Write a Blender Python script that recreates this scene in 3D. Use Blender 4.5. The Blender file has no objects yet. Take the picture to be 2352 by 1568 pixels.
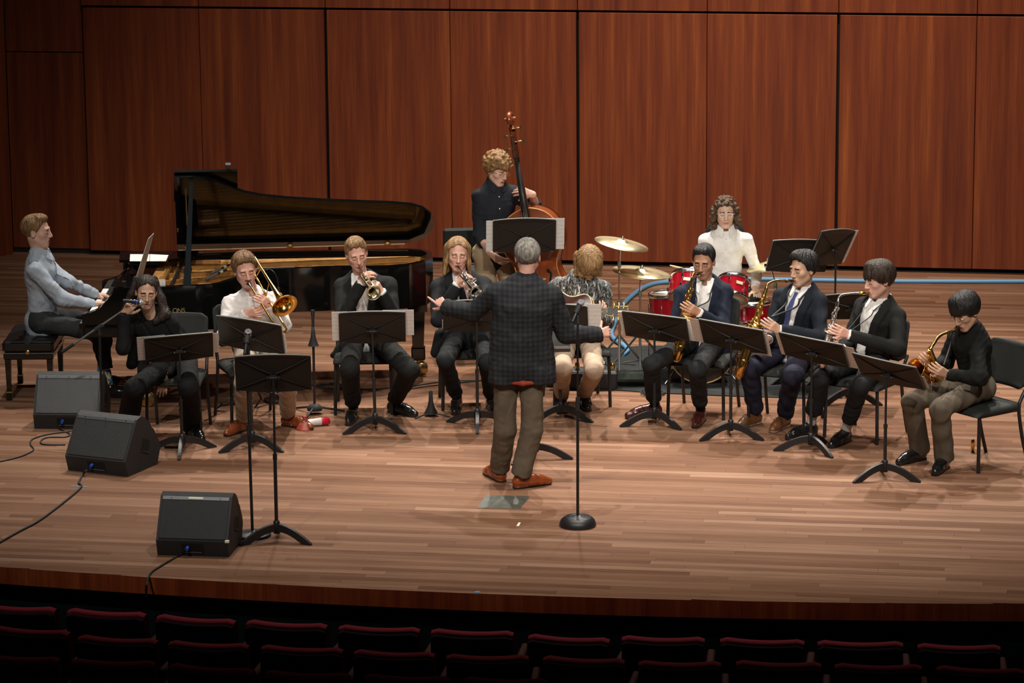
import bpy, math, random
import numpy as np
from mathutils import Vector, Matrix

random.seed(7); RNG = np.random.default_rng(7)
SC = bpy.context.scene
COL = SC.collection

# ---------------------------------------------------------------- camera
F_PX = 7700.0; PITCH = math.radians(12.06); CAM_H = 6.07; ROLL = math.radians(.45)
CAM = np.array([0.0, -24.0, CAM_H])
FWD = np.array([0, math.cos(PITCH), -math.sin(PITCH)])
_u0 = np.array([0, math.sin(PITCH), math.cos(PITCH)]); _r0 = np.array([1.0, 0, 0])
RGT = _r0*math.cos(ROLL) - _u0*math.sin(ROLL); UPV = _u0*math.cos(ROLL) + _r0*math.sin(ROLL)
cam_data = bpy.data.cameras.new('camera'); cam = bpy.data.objects.new('camera', cam_data); COL.objects.link(cam)
cam_data.sensor_width = 36.0; cam_data.lens = 36.0*F_PX/2352.0; cam_data.clip_end = 200; cam_data.clip_start = .5
cam.matrix_world = Matrix(((RGT[0], UPV[0], -FWD[0], CAM[0]), (RGT[1], UPV[1], -FWD[1], CAM[1]),
                           (RGT[2], UPV[2], -FWD[2], CAM[2]), (0, 0, 0, 1)))
SC.camera = cam

# ---------------------------------------------------------------- world, lamps, exposure
w = bpy.data.worlds.new('hall_dark'); SC.world = w; w.use_nodes = True
w.node_tree.nodes['Background'].inputs[0].default_value = (.75, .85, 1, 1)
w.node_tree.nodes['Background'].inputs[1].default_value = .012
SC.view_settings.view_transform = 'Standard'; SC.view_settings.look = 'None'
SC.view_settings.gamma = 1; SC.view_settings.use_curve_mapping = False
SC.view_settings.exposure = 0.3

def spot(name, loc, aim, power, size=70, blend=.6, rad=.12, col=(1, .84, .68)):
    d = bpy.data.lights.new(name, 'SPOT'); d.energy = power; d.spot_size = math.radians(size)
    d.spot_blend = blend; d.shadow_soft_size = rad; d.color = col
    o = bpy.data.objects.new(name, d); COL.objects.link(o)
    o.location = loc
    o.rotation_euler = (Vector(aim)-Vector(loc)).to_track_quat('-Z', 'Y').to_euler()
    return o
WARM = (1, .86, .72); NEUT = (1, .93, .84)
# main row of stage lamps hung upstage, shining down and toward the audience
for x, p in ((-3.4, 1000), (-1.5, 1750), (.4, 2000), (2.3, 2300), (4.2, 2000)):
    spot('stage_lamp', (x, 5.4, 8.4), (x*.95, 2.1, .2), p, 50, .7, .09, NEUT)
# lamps straight above the apron
for x, p in ((-2.6, 520), (.2, 950), (2.8, 1050)):
    spot('apron_lamp', (x, -1.4, 9.2), (x*.97, -.9, 0), p, 62, .9, .12, NEUT)
# front of house lamps over the audience
for x, p in ((-4.5, 2000), (.8, 2300), (5.0, 2100)):
    spot('front_light', (x, -10.5, 9.5), (x*.45+.5, 1.6, .8), p, 42, .95, .18, NEUT)
# wall wash
for x, p in ((-2.4, 330), (-.2, 1050), (2.2, 1550), (4.4, 1350)):
    spot('wall_wash', (x, 3.4, 8.4), (x*1.05, 8.0, .6), p, 58, 1.0, .25, WARM)

# ---------------------------------------------------------------- pixel helpers (2352 x 1568 frame)
def ray(x, y): return FWD + RGT*((x-1176)/F_PX) - UPV*((y-784)/F_PX)
def G(x, y, z=0.0):
    d = ray(x, y); return CAM + d*((z-CAM_H)/d[2])
def AT(x, y, Y):
    d = ray(x, y); return CAM + d*((Y-CAM[1])/d[1])
def V3(*a): return np.array(a, float)
def nrm(v):
    v = np.asarray(v, float); return v/max(1e-9, np.linalg.norm(v))

# ---------------------------------------------------------------- object helpers
def tag(o, label, cat, group=None, kind=None):
    if label: o['label'] = label
    if cat: o['category'] = cat
    if group: o['group'] = group
    if kind: o['kind'] = kind
    return o
def thing(name, label, cat, loc=(0, 0, 0), rz=0, group=None):
    o = bpy.data.objects.new(name, None); COL.objects.link(o); o.location = loc; o.rotation_euler = (0, 0, rz)
    o.empty_display_size = .1
    return tag(o, label, cat, group)
def mesh_from(verts, faces, mats, midx=None, smooth=False, name='m'):
    me = bpy.data.meshes.new(name)
    me.from_pydata([tuple(v) for v in verts], [], faces)
    for m in mats: me.materials.append(m)
    if midx is not None: me.polygons.foreach_set('material_index', midx)
    me.polygons.foreach_set('use_smooth', [bool(smooth)]*len(me.polygons) if not hasattr(smooth, '__len__') else smooth)
    me.update(); return me
class MB:
    """collects shapes into one mesh"""
    def __init__(s): s.v = []; s.f = []; s.m = []; s.sm = []; s.cur = 0
    def mat(s, i): s.cur = i; return s
    def add(s, vs, fs, smooth=False):
        b = len(s.v); s.v += [tuple(map(float, v)) for v in vs]
        for f in fs: s.f.append(tuple(b+i for i in f)); s.m.append(s.cur); s.sm.append(smooth)
        return s
    def box(s, c, d, M=None, taper=1.0):
        x, y, z = d[0]/2, d[1]/2, d[2]/2
        vs = [V3(sx*x*(taper if sz < 0 else 1), sy*y*(taper if sz < 0 else 1), sz*z) for sz in (-1, 1) for sy in (-1, 1) for sx in (-1, 1)]
        vs = [(M@v if M is not None else v)+np.asarray(c, float) for v in vs]
        return s.add(vs, [(0, 2, 3, 1), (4, 5, 7, 6), (0, 1, 5, 4), (2, 6, 7, 3), (0, 4, 6, 2), (1, 3, 7, 5)])
    def rbox(s, c, d, r=.01, M=None):
        """box with chamfered edges"""
        x, y, z = d[0]/2, d[1]/2, d[2]/2; r = min(r, x*.9, y*.9, z*.9); vs = []; idx = {}
        for sx in (-1, 1):
            for sy in (-1, 1):
                for sz in (-1, 1):
                    for k in range(3):
                        p = [sx*(x-r), sy*(y-r), sz*(z-r)]; p[k] = (sx*x, sy*y, sz*z)[k]
                        idx[(sx, sy, sz, k)] = len(vs); vs.append(V3(*p))
        fs = []
        def I(sx, sy, sz, k): return idx[(sx, sy, sz, k)]
        for q in (-1, 1):
            a = [(q, -1, -1), (q, 1, -1), (q, 1, 1), (q, -1, 1)]; fs.append([I(*p, 0) for p in (a if q > 0 else a[::-1])])
            a = [(-1, q, -1), (-1, q, 1), (1, q, 1), (1, q, -1)]; fs.append([I(*p, 1) for p in (a if q > 0 else a[::-1])])
            a = [(-1, -1, q), (1, -1, q), (1, 1, q), (-1, 1, q)]; fs.append([I(*p, 2) for p in (a if q > 0 else a[::-1])])
        for a in (-1, 1):
            for b in (-1, 1):
                fs.append([I(-1, a, b, 1), I(1, a, b, 1), I(1, a, b, 2), I(-1, a, b, 2)])
                fs.append([I(a, -1, b, 0), I(a, 1, b, 0), I(a, 1, b, 2), I(a, -1, b, 2)])
                fs.append([I(a, b, -1, 0), I(a, b, 1, 0), I(a, b, 1, 1), I(a, b, -1, 1)])
                for c2 in (-1, 1): fs.append([I(a, b, c2, 0), I(a, b, c2, 1), I(a, b, c2, 2)])
        vs = [(M@v if M is not None else v)+np.asarray(c, float) for v in vs]
        return s.add(vs, fs, False)
    def tube(s, pts, r, n=10, cap=True, smooth=True, flat=None):
        pts = [np.asarray(p, float) for p in pts]; L = len(pts)
        rr = r if hasattr(r, '__len__') else [r]*L
        T = [nrm(pts[min(i+1, L-1)]-pts[max(i-1, 0)]) for i in range(L)]
        a = V3(0, 0, 1) if abs(T[0][2]) < .9 else V3(1, 0, 0)
        N = nrm(np.cross(T[0], a)); vs = []
        for i in range(L):
            N = nrm(N-T[i]*np.dot(N, T[i])); B = np.cross(T[i], N)
            for k in range(n):
                t = 2*math.pi*k/n
                vs.append(pts[i]+rr[i]*(math.cos(t)*N+math.sin(t)*B*(flat or 1)))
        fs = [(i*n+k, i*n+(k+1) % n, (i+1)*n+(k+1) % n, (i+1)*n+k) for i in range(L-1) for k in range(n)]
        s.add(vs, fs, smooth)
        if cap:
            s.add(vs[:n][::-1], [tuple(range(n))]); s.add(vs[-n:], [tuple(range(n))])
        return s
    def lathe(s, prof, o=(0, 0, 0), ax=(0, 0, 1), n=24, smooth=True):
        """prof: list of (radius, height) along ax"""
        ax = nrm(ax); a = V3(0, 0, 1) if abs(ax[2]) < .9 else V3(1, 0, 0)
        N = nrm(np.cross(ax, a)); B = np.cross(ax, N); o = np.asarray(o, float); vs = []
        for r, h in prof:
            for k in range(n):
                t = 2*math.pi*k/n; vs.append(o+ax*h+r*(math.cos(t)*N+math.sin(t)*B))
        fs = [(i*n+k, i*n+(k+1) % n, (i+1)*n+(k+1) % n, (i+1)*n+k) for i in range(len(prof)-1) for k in range(n)]
        return s.add(vs, fs, smooth)
    def disc(s, o, ax, r, h, n=24):
        return s.lathe([(0, 0), (r, 0), (r, h), (0, h)], o, ax, n, False)
    def sphere(s, c, r, n=12, sc=(1, 1, 1)):
        vs = []; m = n//2; c = np.asarray(c, float)
        for i in range(m+1):
            a = math.pi*i/m
            for k in range(n):
                t = 2*math.pi*k/n
                vs.append(c+r*V3(math.sin(a)*math.cos(t)*sc[0], math.sin(a)*math.sin(t)*sc[1], math.cos(a)*sc[2]))
        return s.add(vs, [(i*n+k, (i+1)*n+k, (i+1)*n+(k+1) % n, i*n+(k+1) % n) for i in range(m) for k in range(n)], True)
    def prism(s, poly, up, smooth=False):
        """extrude a 3-D polygon by the vector up"""
        n = len(poly); up = np.asarray(up, float); vs = [np.asarray(p, float) for p in poly]
        vs = vs+[p+up for p in vs]
        return s.add(vs, [tuple(range(n))[::-1], tuple(range(n, 2*n))]+[(i, (i+1) % n, n+(i+1) % n, n+i) for i in range(n)], smooth)
    def xf(s, M):
        M = np.asarray(M, float)
        s.v = [tuple(M[:3, :3]@np.asarray(v)+M[:3, 3]) for v in s.v]; return s
    def shift(s, d): s.v = [(v[0]+d[0], v[1]+d[1], v[2]+d[2]) for v in s.v]; return s
    def build(s, name, mats, parent=None):
        if not isinstance(mats, (list, tuple)): mats = [mats]
        me = mesh_from(s.v, s.f, mats, s.m, s.sm, name)
        o = bpy.data.objects.new(name, me); COL.objects.link(o); o.parent = parent
        return o
def link(name, me, parent=None, loc=(0, 0, 0)):
    o = bpy.data.objects.new(name, me); COL.objects.link(o); o.parent = parent; o.location = loc; return o
def copy_tree(o, parent=None):
    c = o.copy(); COL.objects.link(c); c.parent = parent
    for k in ('label', 'group'):
        pass
    for ch in o.children: copy_tree(ch, c)
    return c
def frame(o, x, y, z):
    M = np.eye(4); M[:3, 0] = x; M[:3, 1] = y; M[:3, 2] = z; M[:3, 3] = o; return M
def rotz(a): return np.array([[math.cos(a), -math.sin(a), 0], [math.sin(a), math.cos(a), 0], [0, 0, 1]])
def rotx(a): return np.array([[1, 0, 0], [0, math.cos(a), -math.sin(a)], [0, math.sin(a), math.cos(a)]])
def roty(a): return np.array([[math.cos(a), 0, math.sin(a)], [0, 1, 0], [-math.sin(a), 0, math.cos(a)]])
def spline(pts, n=8):
    P = [np.asarray(p, float) for p in pts]; P = [2*P[0]-P[1]]+P+[2*P[-1]-P[-2]]; out = []
    for i in range(1, len(P)-2):
        for k in range(n):
            t = k/n; a, b, c, d = P[i-1], P[i], P[i+1], P[i+2]
            out.append(.5*((2*b)+(c-a)*t+(2*a-5*b+4*c-d)*t*t+(3*b-a-3*c+d)*t**3))
    return out+[P[-2]]
def spl1(vals, n=8): return [float(v[0]) for v in spline([(v, 0, 0) for v in vals], n)]

# ---------------------------------------------------------------- materials
def nodes(m): return m.node_tree.nodes, m.node_tree.links
def mat(name, col, rough=.5, metal=0., spec=.5, bump=0., bscale=60., var=0., vscale=6., coat=0., sheen=0., stretch=None, sub=0.):
    m = bpy.data.materials.new(name); m.use_nodes = True; N, L = nodes(m); b = N['Principled BSDF']
    b.inputs['Base Color'].default_value = (*col, 1); b.inputs['Roughness'].default_value = rough
    b.inputs['Metallic'].default_value = metal; b.inputs['Specular IOR Level'].default_value = spec
    b.inputs['Coat Weight'].default_value = coat; b.inputs['Coat Roughness'].default_value = .05
    b.inputs['Sheen Weight'].default_value = sheen
    if sub: b.inputs['Subsurface Weight'].default_value = sub; b.inputs['Subsurface Radius'].default_value = (.012, .005, .003)
    tc = N.new('ShaderNodeTexCoord'); src = tc.outputs['Object']
    if stretch:
        mp = N.new('ShaderNodeMapping'); mp.inputs['Scale'].default_value = stretch; L.new(src, mp.inputs[0]); src = mp.outputs[0]
    if var:
        n = N.new('ShaderNodeTexNoise'); n.inputs['Scale'].default_value = vscale; n.inputs['Detail'].default_value = 4
        L.new(src, n.inputs['Vector'])
        mx = N.new('ShaderNodeMix'); mx.data_type = 'RGBA'
        mx.inputs[6].default_value = (*[c*(1-var) for c in col], 1); mx.inputs[7].default_value = (*[min(1, c*(1+var)) for c in col], 1)
        rp = N.new('ShaderNodeMapRange'); rp.inputs[1].default_value = .3; rp.inputs[2].default_value = .7
        L.new(n.outputs[0], rp.inputs[0]); L.new(rp.outputs[0], mx.inputs[0]); L.new(mx.outputs[2], b.inputs['Base Color'])
    if bump:
        n2 = N.new('ShaderNodeTexNoise'); n2.inputs['Scale'].default_value = bscale; n2.inputs['Detail'].default_value = 3
        L.new(src, n2.inputs['Vector']); bp = N.new('ShaderNodeBump'); bp.inputs['Strength'].default_value = bump
        bp.inputs['Distance'].default_value = .01; L.new(n2.outputs[0], bp.inputs['Height']); L.new(bp.outputs[0], b.inputs['Normal'])
    return m
def ramp(N, stops):
    r = N.new('ShaderNodeValToRGB'); e = r.color_ramp.elements
    while len(e) > 1: e.remove(e[-1])
    e[0].position = stops[0][0]; e[0].color = (*stops[0][1], 1)
    for p, c in stops[1:]:
        x = e.new(p); x.color = (*c, 1)
    return r
M = {}
M['black_metal'] = mat('black powder coated metal', (.012, .012, .013), .42, .0, .5)
M['stand_desk'] = mat('dark textured stand desk', (.019, .0150, .0115), .55, .0, .4, .2, 220)
M['stand_rib'] = mat('dark pressed desk rib', (.009, .0075, .0065), .5)
M['stand_edge'] = mat('highlight grey stand metal', (.14, .15, .14), .4, .2, .5)  # grey metal; on desk edges this colour paints the pale highlight
M['chrome'] = mat('chrome', (.75, .75, .77), .14, 1.)
M['brass'] = mat('lacquered brass', (.82, .50, .14), .18, 1., var=.15, vscale=30)
M['gold_dark'] = mat('dark gold lacquer', (.70, .36, .08), .2, 1., var=.2, vscale=25)
M['silver'] = mat('silver plate', (.82, .79, .74), .16, 1., var=.08, vscale=30)
M['raw_brass'] = mat('satin silver brass', (.66, .58, .40), .24, 1., var=.15, vscale=30)
M['paper'] = mat('white sheet music paper', (.72, .69, .66), .8)
M['piano'] = mat('black polished ebony lacquer', (.004, .004, .004), .08, 0, .4, coat=.25)
M['gold_iron'] = mat('gilded cast iron plate', (.42, .20, .05), .42, .45, .5, var=.25, vscale=12)
M['spruce'] = mat('varnished spruce', (.45, .20, .06), .4, 0, .5, var=.3, vscale=8)
M['keys_white'] = mat('ivory keys', (.85, .84, .80), .3)
M['chair_pad'] = mat('black chair upholstery', (.018, .020, .018), .75, 0, .35, .15, 300)
M['leather'] = mat('black tufted leather', (.010, .010, .010), .28, 0, .6, .1, 90)
M['speaker'] = mat('black textured speaker paint', (.022, .022, .023), .6, 0, .5, .5, 260)
M['grille'] = mat('reflection grey speaker grille', (.060, .062, .066), .5, .3, .5, .6, 330)  # paler than the charcoal grille: its reflected light is painted in
M['grille_dark'] = mat('charcoal speaker grille', (.028, .029, .030), .5, .2, .5, .6, 330)
M['strip'] = mat('grey speaker strip', (.12, .125, .135), .45, .3)
M['rubber'] = mat('black rubber', (.012, .012, .012), .7)
M['cable'] = mat('black cable', (.015, .015, .016), .5)
M['tape_white'] = mat('white tape', (.75, .74, .62), .8)
M['tape_grey'] = mat('grey gaffer tape', (.10, .11, .12), .7)
M['blue_cable'] = mat('blue hose cable', (.10, .26, .45), .5)
M['blue_conn'] = mat('blue connector', (.02, .08, .45), .4)
M['red_plastic'] = mat('glossy red plastic', (.40, .01, .03), .25)
M['red_rubber'] = mat('red rubber plunger', (.30, .05, .03), .45)
M['white_mute'] = mat('white fibre mute', (.78, .75, .70), .5)
M['cymbal'] = mat('cymbal bronze', (.92, .82, .52), .34, 1., var=.12, vscale=14)
M['drum_red'] = mat('cherry red drum lacquer', (.28, .004, .012), .16, .1, .6, coat=.5)
M['drum_head'] = mat('drum head', (.72, .60, .42), .45)
M['drum_white'] = mat('white coated drum head', (.80, .79, .74), .5)
M['bass_head'] = mat('dark drum head', (.05, .042, .032), .3)
M['hoop_wood'] = mat('tan bass drum hoop', (.50, .30, .15), .35)
M['badge'] = mat('gold badge', (.75, .66, .42), .35, .5)
M['stick'] = mat('hickory stick', (.75, .55, .33), .5)
M['rug'] = mat('black drum carpet', (.018, .020, .020), .9, 0, .2, .3, 200, var=.3, vscale=5)
M['plate'] = mat('worn steel floor plate', (.20, .21, .18), .38, .75, .5, var=.25, vscale=14)
M['mic_grille'] = mat('silver mic grille', (.42, .43, .45), .38, .85, .5, .7, 600)
M['seat_red'] = mat('dark red seat velvet', (.17, .014, .022), .9, 0, .15, .2, 250)
M['seat_back'] = mat('dark seat shell', (.008, .004, .004), .8, 0, .1)
M['seat_wood'] = mat('reddish seat wood', (.035, .009, .005), .6, 0, .2)
M['house_floor'] = mat('dark house carpet', (.006, .010, .011), .95, 0, .1)
M['bass_wood'] = mat('amber varnished bass', (.17, .035, .007), .28, 0, .5, var=.35, vscale=6, coat=.3)
M['ebony'] = mat('ebony', (.012, .011, .010), .35)
M['sunburst'] = mat('sunburst guitar', (.55, .22, .02), .2, 0, .5, coat=.4)
M['dark_wood'] = mat('dark brown guitar finish', (.05, .012, .008), .25, coat=.4)
M['cream'] = mat('cream binding', (.78, .68, .42), .4)
M['amp_box'] = mat('black amplifier casing', (.015, .015, .016), .55, .1)
M['gold_text'] = mat('gilt lettering', (.55, .42, .15), .4, .7)
M['brass_dull'] = mat('brass caster', (.75, .55, .25), .25, 1.)

def wood_floor():
    m = bpy.data.materials.new('stage floor boards'); m.use_nodes = True; N, L = nodes(m); b = N['Principled BSDF']
    tc = N.new('ShaderNodeNewGeometry')
    mp = N.new('ShaderNodeMapping'); mp.vector_type = 'POINT'; mp.inputs['Rotation'].default_value = (0, 0, math.radians(8.9))
    L.new(tc.outputs['Position'], mp.inputs[0])
    st = N.new('ShaderNodeMapping'); st.inputs['Scale'].default_value = (1.1, 26, 1); L.new(mp.outputs[0], st.inputs[0])
    # per board shift so the grain differs from board to board
    isl = N.new('ShaderNodeAttribute'); isl.attribute_name = 'board'; isl.attribute_type = 'GEOMETRY'
    oi = N.new('ShaderNodeObjectInfo')
    ad = N.new('ShaderNodeMath'); ad.operation = 'ADD'; L.new(isl.outputs['Fac'], ad.inputs[0]); L.new(oi.outputs['Random'], ad.inputs[1])
    fr = N.new('ShaderNodeMath'); fr.operation = 'FRACT'; L.new(ad.outputs[0], fr.inputs[0])
    rnd = fr.outputs[0]
    cb = N.new('ShaderNodeCombineXYZ'); mu = N.new('ShaderNodeMath'); mu.operation = 'MULTIPLY'; mu.inputs[1].default_value = 37
    L.new(rnd, mu.inputs[0]); L.new(mu.outputs[0], cb.inputs[0]); L.new(mu.outputs[0], cb.inputs[2])
    va = N.new('ShaderNodeVectorMath'); va.operation = 'ADD'; L.new(st.outputs[0], va.inputs[0]); L.new(cb.outputs[0], va.inputs[1])
    n1 = N.new('ShaderNodeTexNoise'); n1.inputs['Scale'].default_value = 1.6; n1.inputs['Detail'].default_value = 6; n1.inputs['Roughness'].default_value = .6
    L.new(va.outputs[0], n1.inputs['Vector'])
    rc = ramp(N, [(0.0, (.138, .066, .038)), (.3, (.178, .089, .052)), (.6, (.202, .106, .064)), (.85, (.233, .128, .080)), (1.0, (.268, .156, .101))])
    L.new(rnd, rc.inputs[0])
    gr = ramp(N, [(.25, (.62, .58, .56)), (.5, (1, 1, 1)), (.75, (1.12, 1.1, 1.08))]); L.new(n1.outputs[0], gr.inputs[0])
    mx = N.new('ShaderNodeMix'); mx.data_type = 'RGBA'; mx.blend_type = 'MULTIPLY'; mx.inputs[0].default_value = 1
    L.new(rc.outputs[0], mx.inputs[6]); L.new(gr.outputs[0], mx.inputs[7])
    # worn pale area and stains
    n2 = N.new('ShaderNodeTexNoise'); n2.inputs['Scale'].default_value = .55; n2.inputs['Detail'].default_value = 5; L.new(mp.outputs[0], n2.inputs['Vector'])
    g2 = ramp(N, [(.3, (.86, .84, .82)), (.7, (1.1, 1.1, 1.1))]); L.new(n2.outputs[0], g2.inputs[0])
    m2 = N.new('ShaderNodeMix'); m2.data_type = 'RGBA'; m2.blend_type = 'MULTIPLY'; m2.inputs[0].default_value = 1
    L.new(mx.outputs[2], m2.inputs[6]); L.new(g2.outputs[0], m2.inputs[7]); L.new(m2.outputs[2], b.inputs['Base Color'])
    b.inputs['Roughness'].default_value = .55; b.inputs['Specular IOR Level'].default_value = .08
    return m
M['floor'] = wood_floor()
def wood_panel(name, tint=1.0):
    m = bpy.data.materials.new(name); m.use_nodes = True; N, L = nodes(m); b = N['Principled BSDF']
    tc = N.new('ShaderNodeTexCoord'); oi = N.new('ShaderNodeObjectInfo')
    cb = N.new('ShaderNodeVectorMath'); cb.operation = 'ADD'
    ml = N.new('ShaderNodeMath'); ml.operation = 'MULTIPLY'; ml.inputs[1].default_value = 50; L.new(oi.outputs['Random'], ml.inputs[0])
    L.new(tc.outputs['Object'], cb.inputs[0]); L.new(ml.outputs[0], cb.inputs[1])
    st = N.new('ShaderNodeMapping'); st.inputs['Scale'].default_value = (7, 7, .28); L.new(cb.outputs[0], st.inputs[0])
    n1 = N.new('ShaderNodeTexNoise'); n1.inputs['Scale'].default_value = 1.5; n1.inputs['Detail'].default_value = 5; n1.inputs['Roughness'].default_value = .62; L.new(st.outputs[0], n1.inputs['Vector'])
    r = ramp(N, [(.25, (.075*tint, .0130*tint, .0045*tint)), (.45, (.120*tint, .0235*tint, .0065*tint)), (.58, (.150*tint, .0325*tint, .0080*tint)), (.78, (.225*tint, .060*tint, .014*tint))])
    L.new(n1.outputs[0], r.inputs[0])
    s2 = N.new('ShaderNodeMapping'); s2.inputs['Scale'].default_value = (70, 70, 1.5); L.new(cb.outputs[0], s2.inputs[0])
    n2 = N.new('ShaderNodeTexNoise'); n2.inputs['Scale'].default_value = 1.5; n2.inputs['Detail'].default_value = 2; L.new(s2.outputs[0], n2.inputs['Vector'])
    g = ramp(N, [(.3, (.84, .84, .84)), (.7, (1.12, 1.12, 1.12))]); L.new(n2.outputs[0], g.inputs[0])
    mx = N.new('ShaderNodeMix'); mx.data_type = 'RGBA'; mx.blend_type = 'MULTIPLY'; mx.inputs[0].default_value = 1
    L.new(r.outputs[0], mx.inputs[6]); L.new(g.outputs[0], mx.inputs[7]); L.new(mx.outputs[2], b.inputs['Base Color'])
    b.inputs['Roughness'].default_value = .42; b.inputs['Specular IOR Level'].default_value = .35
    return m
M['panel'] = wood_panel('mahogany veneer panel')
M['fascia'] = wood_panel('dark stage fascia wood', 1.8)
M['gap'] = mat('black shadow gap', (.004, .003, .003), .9)
def sheet_mat():
    m = bpy.data.materials.new('printed sheet music'); m.use_nodes = True; N, L = nodes(m); b = N['Principled BSDF']
    tc = N.new('ShaderNodeTexCoord'); sp = N.new('ShaderNodeSeparateXYZ'); L.new(tc.outputs['Object'], sp.inputs[0])
    # staves: groups of lines across the page
    m1 = N.new('ShaderNodeMath'); m1.operation = 'MULTIPLY'; m1.inputs[1].default_value = 26; L.new(sp.outputs['Z'], m1.inputs[0])
    f1 = N.new('ShaderNodeMath'); f1.operation = 'FRACT'; L.new(m1.outputs[0], f1.inputs[0])
    lt = N.new('ShaderNodeMath'); lt.operation = 'LESS_THAN'; lt.inputs[1].default_value = .42; L.new(f1.outputs[0], lt.inputs[0])
    n = N.new('ShaderNodeTexNoise'); n.inputs['Scale'].default_value = 260; L.new(tc.outputs['Object'], n.inputs['Vector'])
    gt = N.new('ShaderNodeMath'); gt.operation = 'GREATER_THAN'; gt.inputs[1].default_value = .56; L.new(n.outputs[0], gt.inputs[0])
    mu = N.new('ShaderNodeMath'); mu.operation = 'MULTIPLY'; L.new(lt.outputs[0], mu.inputs[0]); L.new(gt.outputs[0], mu.inputs[1])
    mx = N.new('ShaderNodeMix'); mx.data_type = 'RGBA'; mx.inputs[6].default_value = (.72, .69, .66, 1); mx.inputs[7].default_value = (.50, .47, .46, 1)
    L.new(mu.outputs[0], mx.inputs[0]); L.new(mx.outputs[2], b.inputs['Base Color']); b.inputs['Roughness'].default_value = .8
    return m
M['sheet'] = sheet_mat()
# ================================================================ the setting
SA = math.radians(-8.9); EX = V3(math.cos(SA), math.sin(SA), 0); EY = V3(-math.sin(SA), math.cos(SA), 0)
def SP(t, n, z=0.0): return EX*t+EY*n+V3(0, 0, z)
def nfront(t): return -3.31+.019*(t-.4)**2
# floor: base slab under the boards, the boards themselves are parts
fl = MB()
ts = np.linspace(-7.5, 7.5, 40)
poly = [SP(t, nfront(t)+.004, -.06) for t in ts]+[SP(7.5, 9.5, -.06), SP(-7.5, 9.5, -.06)]
fl.prism(poly, (0, 0, .045)); floor = fl.build('floor', M['gap']); tag(floor, 'warm brown hardwood stage floor of narrow boards', None, kind='structure')
BW = .078; rows = []
n = -3.34; ri = 0
while n < 9.0:
    t = -7.2-random.random()*2
    while t < 7.2:
        ln = random.choice((.9, 1.2, 1.5, 1.9, 2.4, 2.8)); rows.append((n, max(t, -7.2), min(t+ln, 7.2))); t += ln
    n += BW; ri += 1
unit = MB().rbox((0, 0, -.009), (1, 1, .018), .002)
unit_me = mesh_from([(x, y, z) for x, y, z in unit.v], unit.f, [M['floor']], name='plank')
stuff_v, stuff_f, stuff_b = [], [], []; count = 0
hid = MB()
for n, t0, t1 in rows:
    n1 = n+BW-.0012; a, b = t0+.0006, t1-.0006
    if b-a < .05: continue
    if n < -2.2:
        tt = np.linspace(a, b, 9); lo = [max(n, nfront(q)) for q in tt]
        if all(l >= n1-.004 for l in lo): continue
    else: tt = [a, b]; lo = [n, n]
    # in view and among the 300 nearest boards: an object of its own
    vis = b > -4.6 and a < 5.0
    if count < 300 and vis and n < 1.8:
        count += 1
        if max(lo) > n+1e-6 or True:
            keep = [(q, l) for q, l in zip(tt, lo) if l < n1-.002]
            if len(keep) < 2: continue
            p = [SP(q, l, -.015) for q, l in keep]+[SP(keep[-1][0], n1, -.015), SP(keep[0][0], n1, -.015)]
            o = SP((a+b)/2, n)
            mb = MB().prism([x-o for x in p], (0, 0, .015)); po = mb.build('plank', M['floor'], floor); po.location = o
    else:
        keep = [(q, l) for q, l in zip(tt, lo) if l < n1-.002]
        if len(keep) < 2: continue
        p = [SP(q, l, -.015) for q, l in keep]+[SP(keep[-1][0], n1, -.015), SP(keep[0][0], n1, -.015)]
        k = len(p); bs = len(stuff_v); stuff_v += p+[q+V3(0, 0, .015) for q in p]
        fs = [tuple(range(bs+k, bs+2*k))]+[(bs+i, bs+(i+1) % k, bs+k+(i+1) % k, bs+k+i) for i in range(k)]
        stuff_f += fs; stuff_b += [random.random()]*len(fs)
me = mesh_from(stuff_v, stuff_f, [M['floor']], name='planks')
at = me.attributes.new('board', 'FLOAT', 'FACE'); at.data.foreach_set('value', stuff_b)
o = link('planks', me, floor); o['kind'] = 'stuff'
# fascia: lip and recess
lip = MB()
tl = np.linspace(-7, 7, 30)
lip.add([SP(t, nfront(t)-.002, 0.0) for t in tl]+[SP(t, nfront(t)-.002, -.115) for t in tl], [(i, i+1, 31+i, 30+i) for i in range(29)])
lip.add([SP(t, nfront(t)-.002, -.115) for t in tl]+[SP(t, nfront(t)+.4, -.115) for t in tl], [(i, i+1, 31+i, 30+i) for i in range(29)])
tag(lip.build('trim_1', M['fascia']), 'dark reddish wood lip along the curved stage front', None, kind='structure')
rec = MB(); rec.add([SP(t, nfront(t)+.12, -.115) for t in tl]+[SP(t, nfront(t)+.12, -1.0) for t in tl], [(i, i+1, 31+i, 30+i) for i in range(29)])
tag(rec.build('wall_front', M['house_floor']), 'black recessed wall under the stage lip', None, kind='structure')
hf = MB(); hf.add([(-9, -12, -.45), (9, -12, -.45), (9, -2.2, -.82), (-9, -2.2, -.82)], [(0, 1, 2, 3)])
tag(hf.build('floor_house', M['house_floor']), 'dark raked audience floor', None, kind='structure')

# back wall: panels
WQ = [G(*p) for p in ((207, 584), (470, 591.5), (755, 598.5), (1036, 605.5), (1325, 612), (1619, 617.5), (1917, 622.5), (2230, 627))]
WQ.append(WQ[-1]+(WQ[-1]-WQ[-2])); WQ.append(WQ[-1]+(WQ[-1]-WQ[-2]))
wb = MB()
WD = nrm(WQ[7]-WQ[0]); WN = V3(WD[1], -WD[0], 0)      # WN points to the audience
if WN[1] > 0: WN = -WN
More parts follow.
